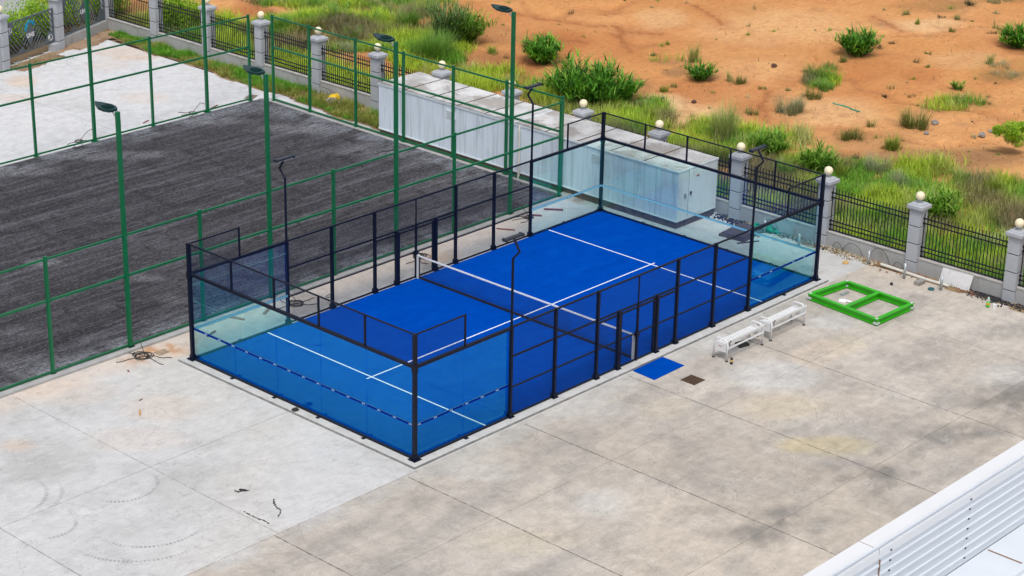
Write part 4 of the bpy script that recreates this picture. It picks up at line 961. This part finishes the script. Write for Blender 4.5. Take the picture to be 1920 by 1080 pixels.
coil('loose_cable', -.95, 11.45, GZ, .28, 'tangle of black cable at the foot of the nearest green mast', n=5, stray=4, up=(-.80, 12.2, .5), sd=3)
coil('loose_cable', 5.5, 11.35, GZ, .24, 'tangle of black cable at the mast foot behind the left glass wall', n=4, stray=4, up=(5.2, 12.2, .5), sd=5)
coil('loose_cable', 6.75, 11.0, GZ, .17, 'single loop of black cable on the strip left of the court', n=1, sd=6)
coil('loose_cable', 11.7, 11.5, GZ, .26, 'tangle of black cable at the mast foot behind the net post', n=5, stray=5, up=(11.25, 12.2, .5), sd=8)
coil('loose_cable', 17.6, 11.6, GZ, .22, 'tangle of black cable at the mast foot near the rear left of the court', n=4, stray=3, up=(17.3, 12.2, .5), sd=9)
coil('loose_cable', 10.9, 31.1, GZ, .25, 'loose cable at the foot of the far green mast left of centre', n=2, stray=5, up=(11.3, 30.7, .5), sd=10)
coil('loose_cable', 16.9, 31.0, GZ, .2, 'loose cable at the foot of the far green mast near the corner', n=1, stray=3, up=(17.38, 30.7, .3), sd=11)
def plank(x, y, L, w, h, an, label, m=wood, z=GZ, cat='timber'):
    o = MB().box(-L/2, L/2, -w/2, w/2, 0, h).build('timber_offcut', m); o.location = (x, y, z+.002); o.rotation_euler = (0, 0, an)
    return tag(o, label, cat)
plank(3.2, 11.75, .55, .08, .05, -1.2, 'grey brown timber offcut behind the left glass wall, nearest the mast cables')
plank(4.35, 11.55, .6, .10, .05, .5, 'brown timber offcut beside the cable tangle behind the left glass')
plank(1.75, 11.35, .5, .07, .04, .35, 'orange brown timber offcut near the front left court corner', woodd)
plank(18.95, 11.5, .75, .10, .05, -.9, 'reddish timber offcut behind the rear left glass, nearer the cabin', woodd)
plank(17.95, 11.55, .5, .08, .05, -.95, 'reddish timber offcut behind the rear left glass, nearer the mast', woodd)
plank(16.0, 11.3, .7, .05, .04, -1.0, 'thin brown stick on the strip behind the left mesh', woodd)
plank(-3.65, 8.17, .34, .05, .04, .9, 'small light brown stick alone on the white concrete', pmat('light_stick', S((190,145,90)), .8))
plank(-3.05, 8.9, .14, .03, .02, .2, 'tiny brown twig on the white concrete above the stick', woodd)
plank(-2.0, 10.9, .14, .06, .01, 1.2, 'tiny brown leaf on the white concrete near the grey kerb', woodd, cat='leaf')
plank(.9, 9.9-12.7+2.75, .1, .04, .01, 1.2, 'small dark leaf on the concrete just off the front right court edge', woodd, z=GZ, cat='leaf')
plank(14.6, 31.4, .45, .05, .03, .4, 'small orange stick on the white slab beyond the far green fence', woodd)
plank(18.2, 31.1, .5, .06, .03, .3, 'small red brown stick on the white slab near the fence corner', woodd)
plank(21.5, 4.0, .9, .04, .05, -.5, 'thin dark batten lying behind the far glass wall', pmat('dark_batten', S((95,85,70)), .8))
# stains
def squig(pts, w, label):
    mb = MB()
    for i, (a_, b_) in enumerate(zip(pts[:-1], pts[1:])):
        a_ = Vector((*a_, GZ+.003+.0006*i)); b_ = Vector((*b_, GZ+.003+.0006*i)); k = 5
        for j in range(k):
            p_ = a_.lerp(b_, j/k); q_ = a_.lerp(b_, (j+1)/k); o_ = Vector((random.uniform(-.02,.02), random.uniform(-.02,.02), .0001*j))
            mb.bar(p_+o_, q_+o_, w*random.uniform(.4, 1.3), .001)
    o = mb.build('stain', stain_m); o['kind'] = 'structure'
squig(SQ1, .045, ''); squig(SQ2, .05, ''); squig(SQ3, .08, '')
mb = MB().prism([(-4.78,2.22),(-4.72,2.02),(-4.60,1.96),(-4.63,2.12),(-4.70,2.25)], GZ+.008, GZ+.012); o = mb.build('stain', stain_m); o['kind'] = 'structure'

# along the fence foot
def stub(x, y, h, label):
    t = empty('post_stub', (x, y, GZ), 0, label, 'post', 'cut grey steel stubs along the fence')
    MB().lathe([(.052,0),(.052,h),(.045,h),(.045,h-.02)], n=14).build('tube', grey_metal, t, True)
stub(22.85, -.45, .52, 'short galvanised pipe stub nearest the court corner, before the pipe end')
stub(22.60, -2.15, .58, 'short galvanised pipe stub standing in front of the fence pillar base')
stub(22.60, -3.68, .52, 'short galvanised pipe stub in front of the leaning white board')
stub(22.65, 2.50, .45, 'short galvanised pipe stub seen through the far right court glass')
stub(22.8, 4.2, .50, 'short galvanised pipe stub behind the dark pallet beyond the glass')
tag(MB().tube([(23.0,-.9,.02),(23.0,-1.8,.0),(22.98,-2.9,-.02),(23.0,-3.75,-.02)], .055, 10).build('plastic_pipe', pvc), 'long white plastic pipe lying at the foot of the low wall', 'pipe')
bo = MB().box(-.62, .62, -.012, .012, 0, .62).build('board', pmat('white_board', (.60,.60,.61), .7, .1, 2, dirt=(S((165,165,168)), .5, 3, .5))); bo.location = (23.17, -3.85, GZ+.005); bo.rotation_euler = (R(-24), 0, R(-90))
tag(bo, 'white rectangular board leaning against the low fence wall', 'board')
tag(MB().box(22.35, 22.75, -2.95, -2.72, GZ+.001, GZ+.14).build('concrete_brick', rock_m), 'grey concrete block lying near the white plastic pipe', 'block')
tag(MB().lathe([(.11,0),(.12,.03),(.10,.06)], (22.38,-3.42,GZ), 16).build('bucket_lid', pmat('teal_plastic', S((20,85,90)), .5)), 'round dark teal lid on the concrete near the pipe stub', 'lid')
tag(MB().lathe([(.05,0),(.06,.05),(.04,.09)], (21.75,-2.17,GZ), 12).build('small_cap', black), 'small black cap alone on the concrete behind the lime frame', 'cap')
bt = empty('drink_bottle', (22.4, -5.7, GZ), 0, 'green labelled clear bottle standing near the dark rubble by the fence', 'bottle')
MB().lathe([(.06,0),(.062,.05),(.062,.22)], n=16).build('bottle_body', pmat('green_liquid', S((60,190,40)), .3), bt, True)
MB().lathe([(.062,.221),(.06,.26),(.035,.33),(.03,.38)], n=16).build('bottle_neck', pmat('clear_plastic', S((180,200,190)), .2), bt, True)
MB().lathe([(.0635,.10),(.0635,.17)], n=16).build('bottle_label', pmat('orange_label', S((215,150,30)), .5), bt)
tag(MB().box(22.42, 22.52, -5.98, -5.88, GZ, GZ+.16).build('paper_cup', net_white), 'small white carton beside the green bottle', 'carton')
def rubble(name, pts, m, label, smin=.02, smax=.07, n=200, w=.25, sd=0, flat=.7, cat='rubble'):
    mb = MB(); rd = random.Random(sd)
    for i in range(n):
        k = rd.uniform(0, len(pts)-1.001); a_ = pts[int(k)]; b_ = pts[int(k)+1]; f_ = k-int(k)
        x = a_[0]+(b_[0]-a_[0])*f_+rd.gauss(0, w*.5); y = a_[1]+(b_[1]-a_[1])*f_+rd.gauss(0, w*.5)
        x = min(x, fx(y)-.17); r_ = rd.uniform(smin, smax)
        mb.rock((x, y, GZ+r_*.3), r_, (1, rd.uniform(.6,1), flat), i+sd*1000)
    o = mb.build(name, m); o['kind'] = 'stuff'; return o
rubble('rubble', [(23.2,2.4),(23.15,1.2),(23.1,.4),(23.05,-.6)], rubble_m, '', n=160, w=.28, sd=1)
rubble('rubble', [(23.2,3.6),(23.1,1.0),(23.1,-1.6),(23.1,-2.6)], rubble_r, '', .015, .05, n=260, w=.3, sd=2)
rubble('gravel', [(23.25,-4.6),(23.2,-6.0),(23.2,-9.8)], gravel_m, '', .02, .05, n=900, w=.34, sd=3)
rubble('gravel', [(23.05,6.6),(22.9,5.2),(22.9,4.6)], gravel_m, '', .02, .06, n=360, w=.34, sd=4)
rubble('rubble', [(21.6,4.9),(22.2,4.6),(22.7,4.4)], rubble_r, '', .02, .06, n=120, w=.5, sd=5)
rubble('rubble', [(23.2,-3.9),(23.1,-4.8)], rubble_r, '', .015, .04, n=90, w=.2, sd=6)
rubble('gravel', [(23.15,4.3),(23.1,1.2)], gravel_m, '', .02, .045, n=200, w=.25, sd=7)
mb = MB()
t = empty('manhole_pit', (22.1, 4.75, GZ), .1, 'dark square covered pit behind the far glass wall', 'pit cover')
MB().box(-.75, .75, -.55, .55, .0, .10).build('pit_rim', conc_dark, t); MB().box(-.66, .66, -.47, .47, .102, .14).build('cover', pmat('dark_cover', S((80,72,70)), .7), t)
mb = MB(); rd = random.Random(5)
for i in range(40): mb.rock((23.05+rd.gauss(0,.12), 4.3+rd.gauss(0,.22), GZ+.06+rd.random()*.1), rd.uniform(.05,.1), (1,1,.5), i)
tag(mb.build('netting_heap', tealnet), 'crumpled heap of green netting against the low wall', 'netting')
def wall_loop(y0, y1, z, label, sd):
    rd = random.Random(sd); pts = []
    for i in range(13):
        f_ = i/12; y = y0+(y1-y0)*f_; pts.append((fx(y)-.16-.06*math.sin(f_*math.pi), y, GZ+.02+z*math.sin(f_*math.pi)**.7))
    return tag(MB().tube(pts, .009, 5).build('hanging_cable', cable_m), label, 'cable')
wall_loop(-.15, -1.05, .55, 'thin black cable looping up the low wall, right of the first pipe stub', 1)
wall_loop(1.0, .1, .42, 'thin black cable looping up the low wall beside the stone heap', 2)
wall_loop(-1.2, -1.65, .22, 'small black cable loop beside the pillar foot above the white pipe', 3)
wall_loop(1.45, 1.0, .30, 'tight black cable loop at the wall near the right rear court corner', 4)
wall_loop(4.6, 3.9, .40, 'black cable loop on the low wall beside the green netting', 5)
wall_loop(30.6, 27.9, .35, 'long thin cable sagging along the low wall above the verge grass', 6)
tag(MB().lathe([(.10,0),(.12,.03),(.10,.07)], (22.35,0.2,GZ), 10).build('wood_scrap', pmat('yellow_wood', S((200,160,95)), .8)), 'flat yellow brown scrap at the white slab edge by the stones', 'scrap')
# rocks and field oddments
for (x, y, r_, m_, lab) in ((23.0-.4,27.6,.26,rock_m,'pale lumpy rock in the verge grass right of the yellow bag'),(22.35,31.1,.2,rock_m,'pale rock in the verge grass before the railings'),(22.9,31.0,.12,rock_m,'small stone in the verge beside the pale rock'),
  (41.5,17.4,.26,rock_d,'dark brown rock alone on the orange soil'),(34.4,16.7,.22,rock_d,'dark brown rock on pale soil behind the fence grass'),(39.6,7.2,.3,rock_m,'grey rock near the scrubby bush on orange soil'),(40.5,4.9,.2,rock_m,'small grey rock left of the bright leafy bush'),(39.4,4.7,.3,rock_m,'grey rock right beside the bright leafy bush'),(33.9,18.1,.14,rock_m,'small pale stone on bare soil beyond the fence'),(37.8,6.5,.22,rock_m,'pale broken stone among brown scrub')):
    r_ *= .7; o = MB().rock((0,0,r_*.4), r_, (1,.8,.6), int(x*10)).build('rock', m_); o.location = (x, y, float(field_z(np.array([x]), np.array([y]))[0]) if x > 24 else GZ); tag(o, lab, 'rock')
bgm = MB(); bgm.rock((0,0,.12), .3, (1.1,.8,.6), 71).rock((.3,.1,.08), .2, (1,.8,.5), 72)
o = bgm.build('plastic_bag', yellow_m); o.location = (22.75, 28.2, GZ); tag(o, 'bright yellow plastic bag in the verge grass in front of the railings', 'bag')
o = MB().rock((0,0,.1), .3, (1.2,.8,.5), 73).build('soil_lump', rock_m); o.location = (22.35, 28.0, GZ); tag(o, 'pale lump of rubble just in front of the yellow bag', 'lump')
pts = [(38.93,12.18),(38.9,11.9),(38.93,11.6),(38.9,11.3),(38.78,11.0),(38.76,10.6)]
tag(MB().tube([(x, y, float(field_z(np.array([x]), np.array([y]))[0])+.03) for x, y in pts], .035, 6).build('hose', pmat('teal_hose', S((60,150,125)), .6)), 'teal green hose lying on the orange soil', 'hose')
# manhole on verge slab
tag(MB().prism([(19.95,31.2),(20.55,31.5),(20.75,31.1),(20.15,30.8)], GZ+.001, GZ+.006).build('manhole_cover', pmat('old_cover', S((120,110,100)), .8, .3, 9)), 'small worn cover plate in the slab at the open fence corner', 'cover')
tag(MB().box(-.55,-.1,11.15,11.5,GZ+.001,GZ+.004).build('cover_plate', pmat('rust_plate', S((150,132,112)), .8, .3, 9)), 'small brown cover plate in the slab near the nearest mast', 'cover')
tag(MB().box(20.75,21.25,.55,1.15,GZ+.001,GZ+.004).build('cover_plate', pmat('grey_plate', S((165,165,168)), .8, .2, 9, dirt=(S((90,88,88)), .8, 8, .52))), 'small grey cover plate just outside the right rear court corner', 'cover')

# ------------------------------------------------------------ vegetation
def leaf_mat(name, tr=.25):
    m, n, l, p = newmat(name); q = N(m); c = q.attr('Col')
    p.inputs['Roughness'].default_value = .55; p.inputs['Specular IOR Level'].default_value = .25
    l.new(c, p.inputs['Base Color'])
    tb = n.new('ShaderNodeBsdfTranslucent'); l.new(q.mix(1.0, c, (1.1,1.2,.6), 'MULTIPLY'), tb.inputs[0])
    ms = n.new('ShaderNodeMixShader'); ms.inputs[0].default_value = tr
    l.new(p.outputs[0], ms.inputs[1]); l.new(tb.outputs[0], ms.inputs[2]); l.new(ms.outputs[0], n['Material Output'].inputs[0])
    return m
leafm = leaf_mat('foliage')
def blades(P, az, lean, ln, wd, C, curl, seg=3):
    """P Nx3 base, az azimuth, lean initial angle from vertical, ln length, wd width, C Nx3 colour, curl extra bend"""
    n = len(P); V = np.zeros((n, (seg+1)*2, 3)); pos = P.copy(); th = lean.copy()
    side = np.stack([-np.sin(az), np.cos(az), np.zeros(n)], 1)
    for k in range(seg+1):
        w = wd*(1-.9*(k/seg)**1.3)*.5; w = np.where(k == seg, wd*.04, w)
        V[:, 2*k] = pos-side*w[:, None]; V[:, 2*k+1] = pos+side*w[:, None]
        st = ln/seg
        pos = pos+np.stack([np.sin(th)*np.cos(az)*st, np.sin(th)*np.sin(az)*st, np.cos(th)*st], 1); th = th+curl/seg
    b = (np.arange(n)*(seg+1)*2)[:, None, None]; q_ = np.array([[2*k, 2*k+1, 2*k+3, 2*k+2] for k in range(seg)])[None]
    Fc = (b+q_).reshape(-1, 4); CC = np.repeat(C, (seg+1)*2, axis=0)
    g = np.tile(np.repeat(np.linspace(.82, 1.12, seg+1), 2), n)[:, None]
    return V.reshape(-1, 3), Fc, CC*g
def build_np(name, parts, m, parent=None):
    V = []; Fc = []; C = []; o_ = 0
    for v_, f_, c_ in parts: V.append(v_); Fc.append(f_+o_); C.append(c_); o_ += len(v_)
    V = np.concatenate(V); Fc = np.concatenate(Fc); C = np.concatenate(C)
    me = bpy.data.meshes.new(name); fast_mesh(me, V, Fc)
    C = np.concatenate([np.clip(C, 0, 1), np.ones((len(C), 1))], 1)
    at = me.color_attributes.new('Col', 'FLOAT_COLOR', 'POINT'); at.data.foreach_set('color', C.astype(np.float32).ravel())
    me.materials.append(m); o = bpy.data.objects.new(name, me); col.objects.link(o)
    if parent: o.parent = parent
    return o
PAL = {
 'cane':  [(.075,.24,.02),(.14,.38,.03),(.035,.12,.015),(.26,.48,.07)],
 'cane2': [(.15,.32,.03),(.23,.42,.045),(.07,.18,.02),(.30,.42,.10)],
 'reed':  [(.13,.26,.08),(.09,.19,.05),(.20,.30,.13),(.30,.28,.14)],
 'reedpale': [(.34,.42,.12),(.44,.44,.20),(.22,.32,.08),(.50,.46,.26)],
 'lush':  [(.15,.31,.045),(.21,.38,.06),(.09,.22,.03),(.28,.36,.13)],
 'olive': [(.19,.24,.055),(.27,.31,.09),(.11,.14,.04),(.22,.18,.11)],
 'pale':  [(.28,.32,.19),(.36,.38,.25),(.20,.25,.12),(.36,.33,.21)],
 'yellow':[(.24,.33,.035),(.32,.38,.06),(.15,.24,.03),(.34,.34,.12)],
 'dark':  [(.055,.065,.035),(.09,.10,.05),(.035,.045,.025),(.12,.10,.07)],
 'leafy': [(.26,.48,.02),(.38,.58,.03),(.13,.28,.02),(.46,.60,.06)]}
def pick(t, n):
    P_ = np.array(PAL[t]); k = rng.choice(4, n, p=[.4,.3,.2,.1]); return P_[k]*rng.uniform(.8, 1.2, (n, 1))
SHAPE = {  # blades per m of radius, lean range, curl range, width, len factor, spread
 'cane': (560,(.05,1.25),(.6,2.1),.075,1.25,.38), 'cane2': (400,(.05,1.1),(.5,1.9),.06,1.2,.42), 'reed': (520,(.0,.55),(.2,1.3),.035,1.1,.55),
 'reedpale': (300,(.0,.5),(.1,1.0),.022,1.05,.55), 'lush': (700,(.0,.8),(.2,1.2),.022,1.05,.75), 'olive': (420,(.1,1.1),(.0,.9),.02,.95,.8),
 'pale': (620,(.1,.9),(.2,.9),.014,1.05,.75), 'yellow': (420,(.05,.8),(.2,1.2),.028,1.05,.6), 'dark': (420,(.2,1.3),(.0,.8),.018,.9,.8)}
def clump(name, x, y, z, r_, h, t, parent=None):
    nb, le, cu, wd, lf, sp = SHAPE[t]; n = int(np.clip(nb*max(r_, .18)*max(h, .3), 60, 1700))
    a_ = rng.uniform(0, 2*np.pi, n); rr = np.sqrt(rng.random(n))*r_*sp
    # a few stools rather than one even fan
    ns = max(4, int(r_*9)); sa = rng.uniform(0, 6.28, ns); sr = np.sqrt(rng.random(ns))*r_*sp; k = rng.integers(0, ns, n)
    bx = sr[k]*np.cos(sa[k])+rr*.35*np.cos(a_); by = sr[k]*np.sin(sa[k])+rr*.35*np.sin(a_)
    P = np.stack([bx, by, np.full(n, -.03)], 1)
    az = np.arctan2(by, bx)+rng.normal(0, 1.1, n)
    hs_ = rng.uniform(.55, 1.0, n)*(0.75+.35*rng.random(ns)[k]); ln = h*lf*hs_
    lean = rng.uniform(*le, n)*rng.random(n)**.4; curl = rng.uniform(*cu, n)
    lim = np.minimum(ln, (h*1.1)/np.maximum(np.cos(lean), .35)); ln = lim
    ln = np.minimum(ln, np.maximum(r_*1.5/np.maximum(np.sin(np.minimum(lean+.5*curl, 1.5)), .2), h*.4))
    C = pick(t, n)
    if t in ('cane', 'cane2', 'reed'):
        ns = int(np.clip(70*r_*h/(1 if t != 'reed' else 1.3), 12, 190)); ml = 15
        a0 = rng.uniform(0, 6.28, ns); r0 = np.sqrt(rng.random(ns))*r_*.45; az0 = a0+rng.normal(0, .5, ns)
        tilt = (.10 if t == 'reed' else .18)+r0/(r_*.45)*rng.uniform(.1, .62 if t != 'reed' else .3, ns); hl_ = h*rng.uniform(.5, 1.0, ns)
        k = np.repeat(np.arange(ns), ml); f_ = rng.uniform(.08, 1, len(k)); L_ = hl_[k]*f_*.88
        bend = tilt[k]*(1+.5*f_)
        P = np.stack([r0[k]*np.cos(a0[k])+np.sin(bend)*np.cos(az0[k])*L_, r0[k]*np.sin(a0[k])+np.sin(bend)*np.sin(az0[k])*L_, np.cos(bend)*L_], 1)
        m_ = len(k); az = np.where(rng.random(m_) < .55, az0[k]+rng.normal(0, .9, m_), rng.uniform(0, 6.28, m_))
        C = pick(t, m_)*(.55+.6*f_)[:, None]  # shade inside the clump painted in: leaves darker towards the stem foot
        ll = np.minimum(h*.5, .72)*rng.uniform(.55, 1.15, m_)
        parts = [blades(P, az, rng.uniform(.15, 1.0, m_), ll, wd*rng.uniform(.7, 1.2, m_), C, rng.uniform(.6, 2.0, m_), 3),
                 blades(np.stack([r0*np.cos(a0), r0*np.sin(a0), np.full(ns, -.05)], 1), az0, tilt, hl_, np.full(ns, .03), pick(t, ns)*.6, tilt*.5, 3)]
        o = build_np(name, parts, leafm, parent); o.location = (x, y, z)
        return o
    w = wd*rng.uniform(.6, 1.3, n)
    parts = [blades(P, az, lean, ln, w, C, curl, 4)]
    # low inner blades give the clump body
    m_ = n//2; P2 = np.stack([rng.normal(0, r_*.35, m_), rng.normal(0, r_*.35, m_), np.full(m_, -.03)], 1)
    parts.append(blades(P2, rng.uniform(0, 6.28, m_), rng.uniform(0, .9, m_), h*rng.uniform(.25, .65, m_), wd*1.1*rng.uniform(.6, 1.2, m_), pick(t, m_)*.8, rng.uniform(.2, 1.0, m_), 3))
    o = build_np(name, parts, leafm, parent); o.location = (x, y, z)
    return o
def leafy(name, x, y, z, rx, ry, h, t='leafy', n=2600, leaf=.07, parent=None, rz=0.):
    nc = max(5, int(rx*ry*10)); cx = rng.uniform(-rx*.8, rx*.8, nc); cy = rng.uniform(-ry*.7, ry*.7, nc); cz = rng.uniform(.3, .82, nc)*h; cr = rng.uniform(.30, .5, nc)*min(h, max(rx, ry)*1.2)
    k = rng.integers(0, nc, n); dv_ = rng.normal(size=(n, 3)); dv_ /= np.linalg.norm(dv_, axis=1)[:, None]; rad = cr[k]*rng.random(n)**.33
    P = np.stack([cx[k], cy[k], cz[k]], 1)+dv_*rad[:, None]; P[:, 2] = np.maximum(P[:, 2], .03)
    C = pick(t, n)
    parts = [blades(P, rng.uniform(0, 6.28, n), rng.uniform(.3, 1.9, n), leaf*rng.uniform(.8, 1.8, n), leaf*rng.uniform(.5, .8, n), C, rng.uniform(0, .8, n), 2)]
    o = build_np(name, parts, leafm, parent); o.location = (x, y, z); o.rotation_euler = (0, 0, rz)
    return o
DESC = {'cane':'deep green arching cane clump','cane2':'green broad bladed grass clump','reed':'tall grey green reed stand','reedpale':'pale feathery reed tuft','lush':'soft green grass mound','olive':'olive scrubby tuft',
 'pale':'grey green dry grass mound','yellow':'bright yellow green tuft','dark':'dark brownish scrub tuft','leafy':'bright leafy shrub'}
NAME = {'cane':'cane_clump','cane2':'grass_clump','reed':'reed_clump','reedpale':'reed_clump','lush':'grass_clump','olive':'scrub_tuft','pale':'grass_clump','yellow':'grass_clump','dark':'scrub_tuft','leafy':'shrub'}
seen = {}
NW = 'zero one two three four five six seven eight nine ten eleven twelve thirteen fourteen fifteen sixteen seventeen eighteen nineteen twenty twenty-one twenty-two twenty-three twenty-four twenty-five twenty-six twenty-seven twenty-eight twenty-nine thirty'.split()+['thirty-odd']*60
VL = {}
def veg_label(x, y, r_, t):
    i = int(np.argmin([abs(y-p_) for p_ in PY])); dist = int(round(x-fx(y)))
    size = 'tiny' if r_ < .25 else 'small' if r_ < .5 else 'medium' if r_ < .85 else 'large'
    dist = max(dist, 1)
    w = 'the %s pillar from right' % ordn[max(i-1, 0)] if i < 13 else 'the gate end pillar'
    side = ', slightly left of it' if y > PY[i] else ', slightly right of it'
    for lab in ('%s %s %s metres beyond %s' % (size, DESC[t], NW[dist], w), '%s %s %s metres beyond %s%s' % (size, DESC[t], NW[dist], w, side),
                '%s %s %s and a half metres behind %s' % (size, DESC[t], NW[max(dist-1, 1)], w), 'lone %s %s about %s metres past %s' % (size, DESC[t], NW[dist+1], w)):
        if lab not in seen and len(lab.split()) <= 16: break
    seen[lab] = 1
    return lab
def fz(x, y): return float(field_z(np.array([x]), np.array([y]))[0])
for (x, y, r_, h, t) in VEG:
    z = fz(x, y)
    if t == 'leafy': o = leafy(NAME[t], x, y, z, r_, r_*.8, h, n=3200)
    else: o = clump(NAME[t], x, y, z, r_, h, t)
    tag(o, veg_label(x, y, r_, t), 'shrub' if t in ('leafy', 'dark', 'olive') else 'grass clump', 'plants on the waste ground')
# hedge behind the gate and shrubs
for (x, y, rx, ry, h, lab) in ((16.8,45.3,1.6,1.0,1.75,'bright yellow green hedge bush at the left end behind the gate'),(19.3,46.5,1.5,1.0,1.8,'bright yellow green hedge bush behind the cyan emblem panel top'),(21.7,47.2,1.4,1.0,2.0,'yellow green hedge bush behind the right gate panel'),
     (14.0,44.2,1.4,.9,1.6,'hedge bush cut by the left edge of the photo'),(24.3,47.4,1.3,1.0,1.7,'leafy shrub behind the pillar where gate and railing meet'),(25.6,43.2,1.2,1.1,1.5,'leafy shrub just beyond the railings near the gate')):
    o = leafy('hedge_bush', x, y, -.1, rx, ry, h, n=6500, leaf=.09, rz=ga); tag(o, lab, 'bush', 'hedge behind the gate')
# ground-cover grass: one mass
def scatter(n, x0, x1, y0, y1, dens):
    x = rng.uniform(x0, x1, n); y = rng.uniform(y0, y1, n); k = rng.random(n) < dens(x, y); return x[k], y[k]
def grass_cols(x, y, n):
    a_ = fbm(x, y, 2.6, 3, 211); b_ = fbm(x, y, 1.3, 3, 215)
    c = np.array((.42,.56,.05))*np.ones((n, 3)); c = lerp(c, sst(.47, .64, a_), (.16,.36,.035)); c = lerp(c, .7*sst(.55, .7, b_), (.44,.42,.22))
    c = lerp(c, .85*sst(.58,.72,fbm(x, y, 4.5, 3, 219)), (.24,.19,.12))
    return c*rng.uniform(.65, 1.3, (n, 1))
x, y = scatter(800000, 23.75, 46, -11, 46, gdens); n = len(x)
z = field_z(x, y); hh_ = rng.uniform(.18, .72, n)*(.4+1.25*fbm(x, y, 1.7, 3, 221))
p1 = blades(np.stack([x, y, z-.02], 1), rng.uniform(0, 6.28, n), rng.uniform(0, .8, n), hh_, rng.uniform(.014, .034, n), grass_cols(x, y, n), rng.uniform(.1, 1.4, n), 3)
o = build_np('wild_grass', [p1], leafm); o['kind'] = 'stuff'
print('grass blades', n)
# verge inside the fence
def vdens(x, y):
    k = (x > 21.3+.12*np.sin(y*.9)+.1*np.sin(y*2.3+1)+.035*(y-26)) & (x < fx(y)-.13)
    return k*(.15+.85*sst(.32, .5, fbm(x, y, .9, 3, 231)))
x, y = scatter(60000, 20.8, 23.5, 23.2, 44.2, vdens); n = len(x)
c = lerp(np.array((.13,.34,.025))*np.ones((n, 3)), .9*sst(.45,.6,fbm(x, y, 1.2, 3, 235)), (.30,.30,.07))*rng.uniform(.65, 1.3, (n, 1))
p1 = blades(np.stack([x, y, np.full(n, GZ)], 1), rng.uniform(0, 6.28, n), rng.uniform(0, .9, n), rng.uniform(.06, .42, n)*fbm(x, y, .8, 3, 239)*1.6, rng.uniform(.012, .028, n), c, rng.uniform(.1, 1.4, n), 3)
def gdens2(x, y):  # weedy patch before the gate and at wall feet
    a_ = np.exp(-(((x-17.2)/1.9)**2+((y-42.3)/.75)**2)); b_ = np.exp(-(((x-15.8)/1.2)**2+((y-42.5)/.5)**2)); e_ = np.exp(-(((x-23.0)/.3)**2+((y-.9)/.8)**2))+np.exp(-(((x-23.1)/.2)**2+((y+4.1)/.7)**2))
    return np.clip(a_*.8*sst(.45,.6,fbm(x, y, .9, 3, 241))+b_*.6+e_*.5, 0, 1)
x, y = scatter(60000, 13.5, 23.4, -5, 44, gdens2); n = len(x)
p2 = blades(np.stack([x, y, np.full(n, GZ)], 1), rng.uniform(0, 6.28, n), rng.uniform(0, .9, n), rng.uniform(.05, .24, n), rng.uniform(.01, .022, n), pick('yellow', n)*.8, rng.uniform(.1, 1.4, n), 3)
o = build_np('verge_grass', [p1, p2], leafm); o['kind'] = 'stuff'
# soil under the verge, and the muddy wedge before the gate
def soil_col(x, y):
    c = np.zeros((len(x), 3))+np.array((.20,.145,.08)); return lerp(c, sst(.4,.6,fbm(x, y, 1.0, 4, 251)), (.32,.24,.14))
sheet('verge_soil', 20.6, 23.5, 23.1, 45.2, GZ+.006, .12, soil_col, dm, mask=lambda x, y: (x > 21.2+.12*np.sin(y*.9)+.1*np.sin(y*2.3+1)+.035*(y-26)) & (x < fx(y)-.0))
sheet('wall_foot_soil', 22.6, 23.5, -12, 6.8, GZ+.004, .1, soil_col, dm, mask=lambda x, y: (x > 22.95+.12*np.sin(y*2.1)+.08*np.sin(y*5)) & (x < 23.45))
def mud(x, y):
    ax_ = (x-14.94)*math.cos(ga)+(y-42.6)*math.sin(ga); ay = -(x-14.94)*math.sin(ga)+(y-42.6)*math.cos(ga); w = fbm(x, y, .9, 4, 261)
    return ((ay < -.05) & (ay > -.9-.5*w) & (ax_ > .1) & (ax_ < 8.3) & ~((ax_ > 3.2) & (ax_ < 4.4) & (ay < -.9+.5*w)))
sheet('gate_soil', 14, 24, 40, 46, GZ+.007, .08, lambda x, y: lerp(np.zeros((len(x), 3))+np.array((.26,.17,.11)), sst(.4,.6,fbm(x, y, .8, 4, 263)), (.36,.26,.18)), dm, mask=mud)
# dead scraps and twigs strewn on the waste ground
def tdens(x, y): return .05+.5*blobsum(x, y, DIRT, 2, fbm(x, y, 1.1, 4, 271))+.25*sst(.6,.72,fbm(x, y, 2.2, 3, 273))
x, y = scatter(22000, 24.5, 68, -8, 46, tdens); n = len(x)
p3 = blades(np.stack([x, y, field_z(x, y)], 1), rng.uniform(0, 6.28, n), rng.uniform(.4, 1.5, n), rng.uniform(.06, .25, n), rng.uniform(.015, .04, n), pick('dark', n), rng.uniform(0, .6, n), 3)
o = build_np('dead_scraps', [p3], leafm); o['kind'] = 'stuff'
# many small individual-looking tufts too small to list one by one
parts = []
x, y = scatter(520, 25, 68, -8, 46, lambda x, y: .25+.75*sst(.5,.62,fbm(x, y, 3.5, 3, 281)))
for i in range(len(x)):
    n = rng.integers(14, 40); s_ = rng.uniform(.05, .22); t_ = ['olive','yellow','dark','cane2','pale'][rng.integers(0, 5)]
    P = np.stack([x[i]+rng.normal(0, s_*.5, n), y[i]+rng.normal(0, s_*.5, n), np.full(n, fz(x[i], y[i])-.01)], 1)
    parts.append(blades(P, rng.uniform(0, 6.28, n), rng.uniform(0, 1.0, n), s_*rng.uniform(.8, 2.0, n), rng.uniform(.012, .03, n), pick(t_, n), rng.uniform(.1, 1.2, n), 3))
o = build_np('weed_seedlings', parts, leafm); o['kind'] = 'stuff'
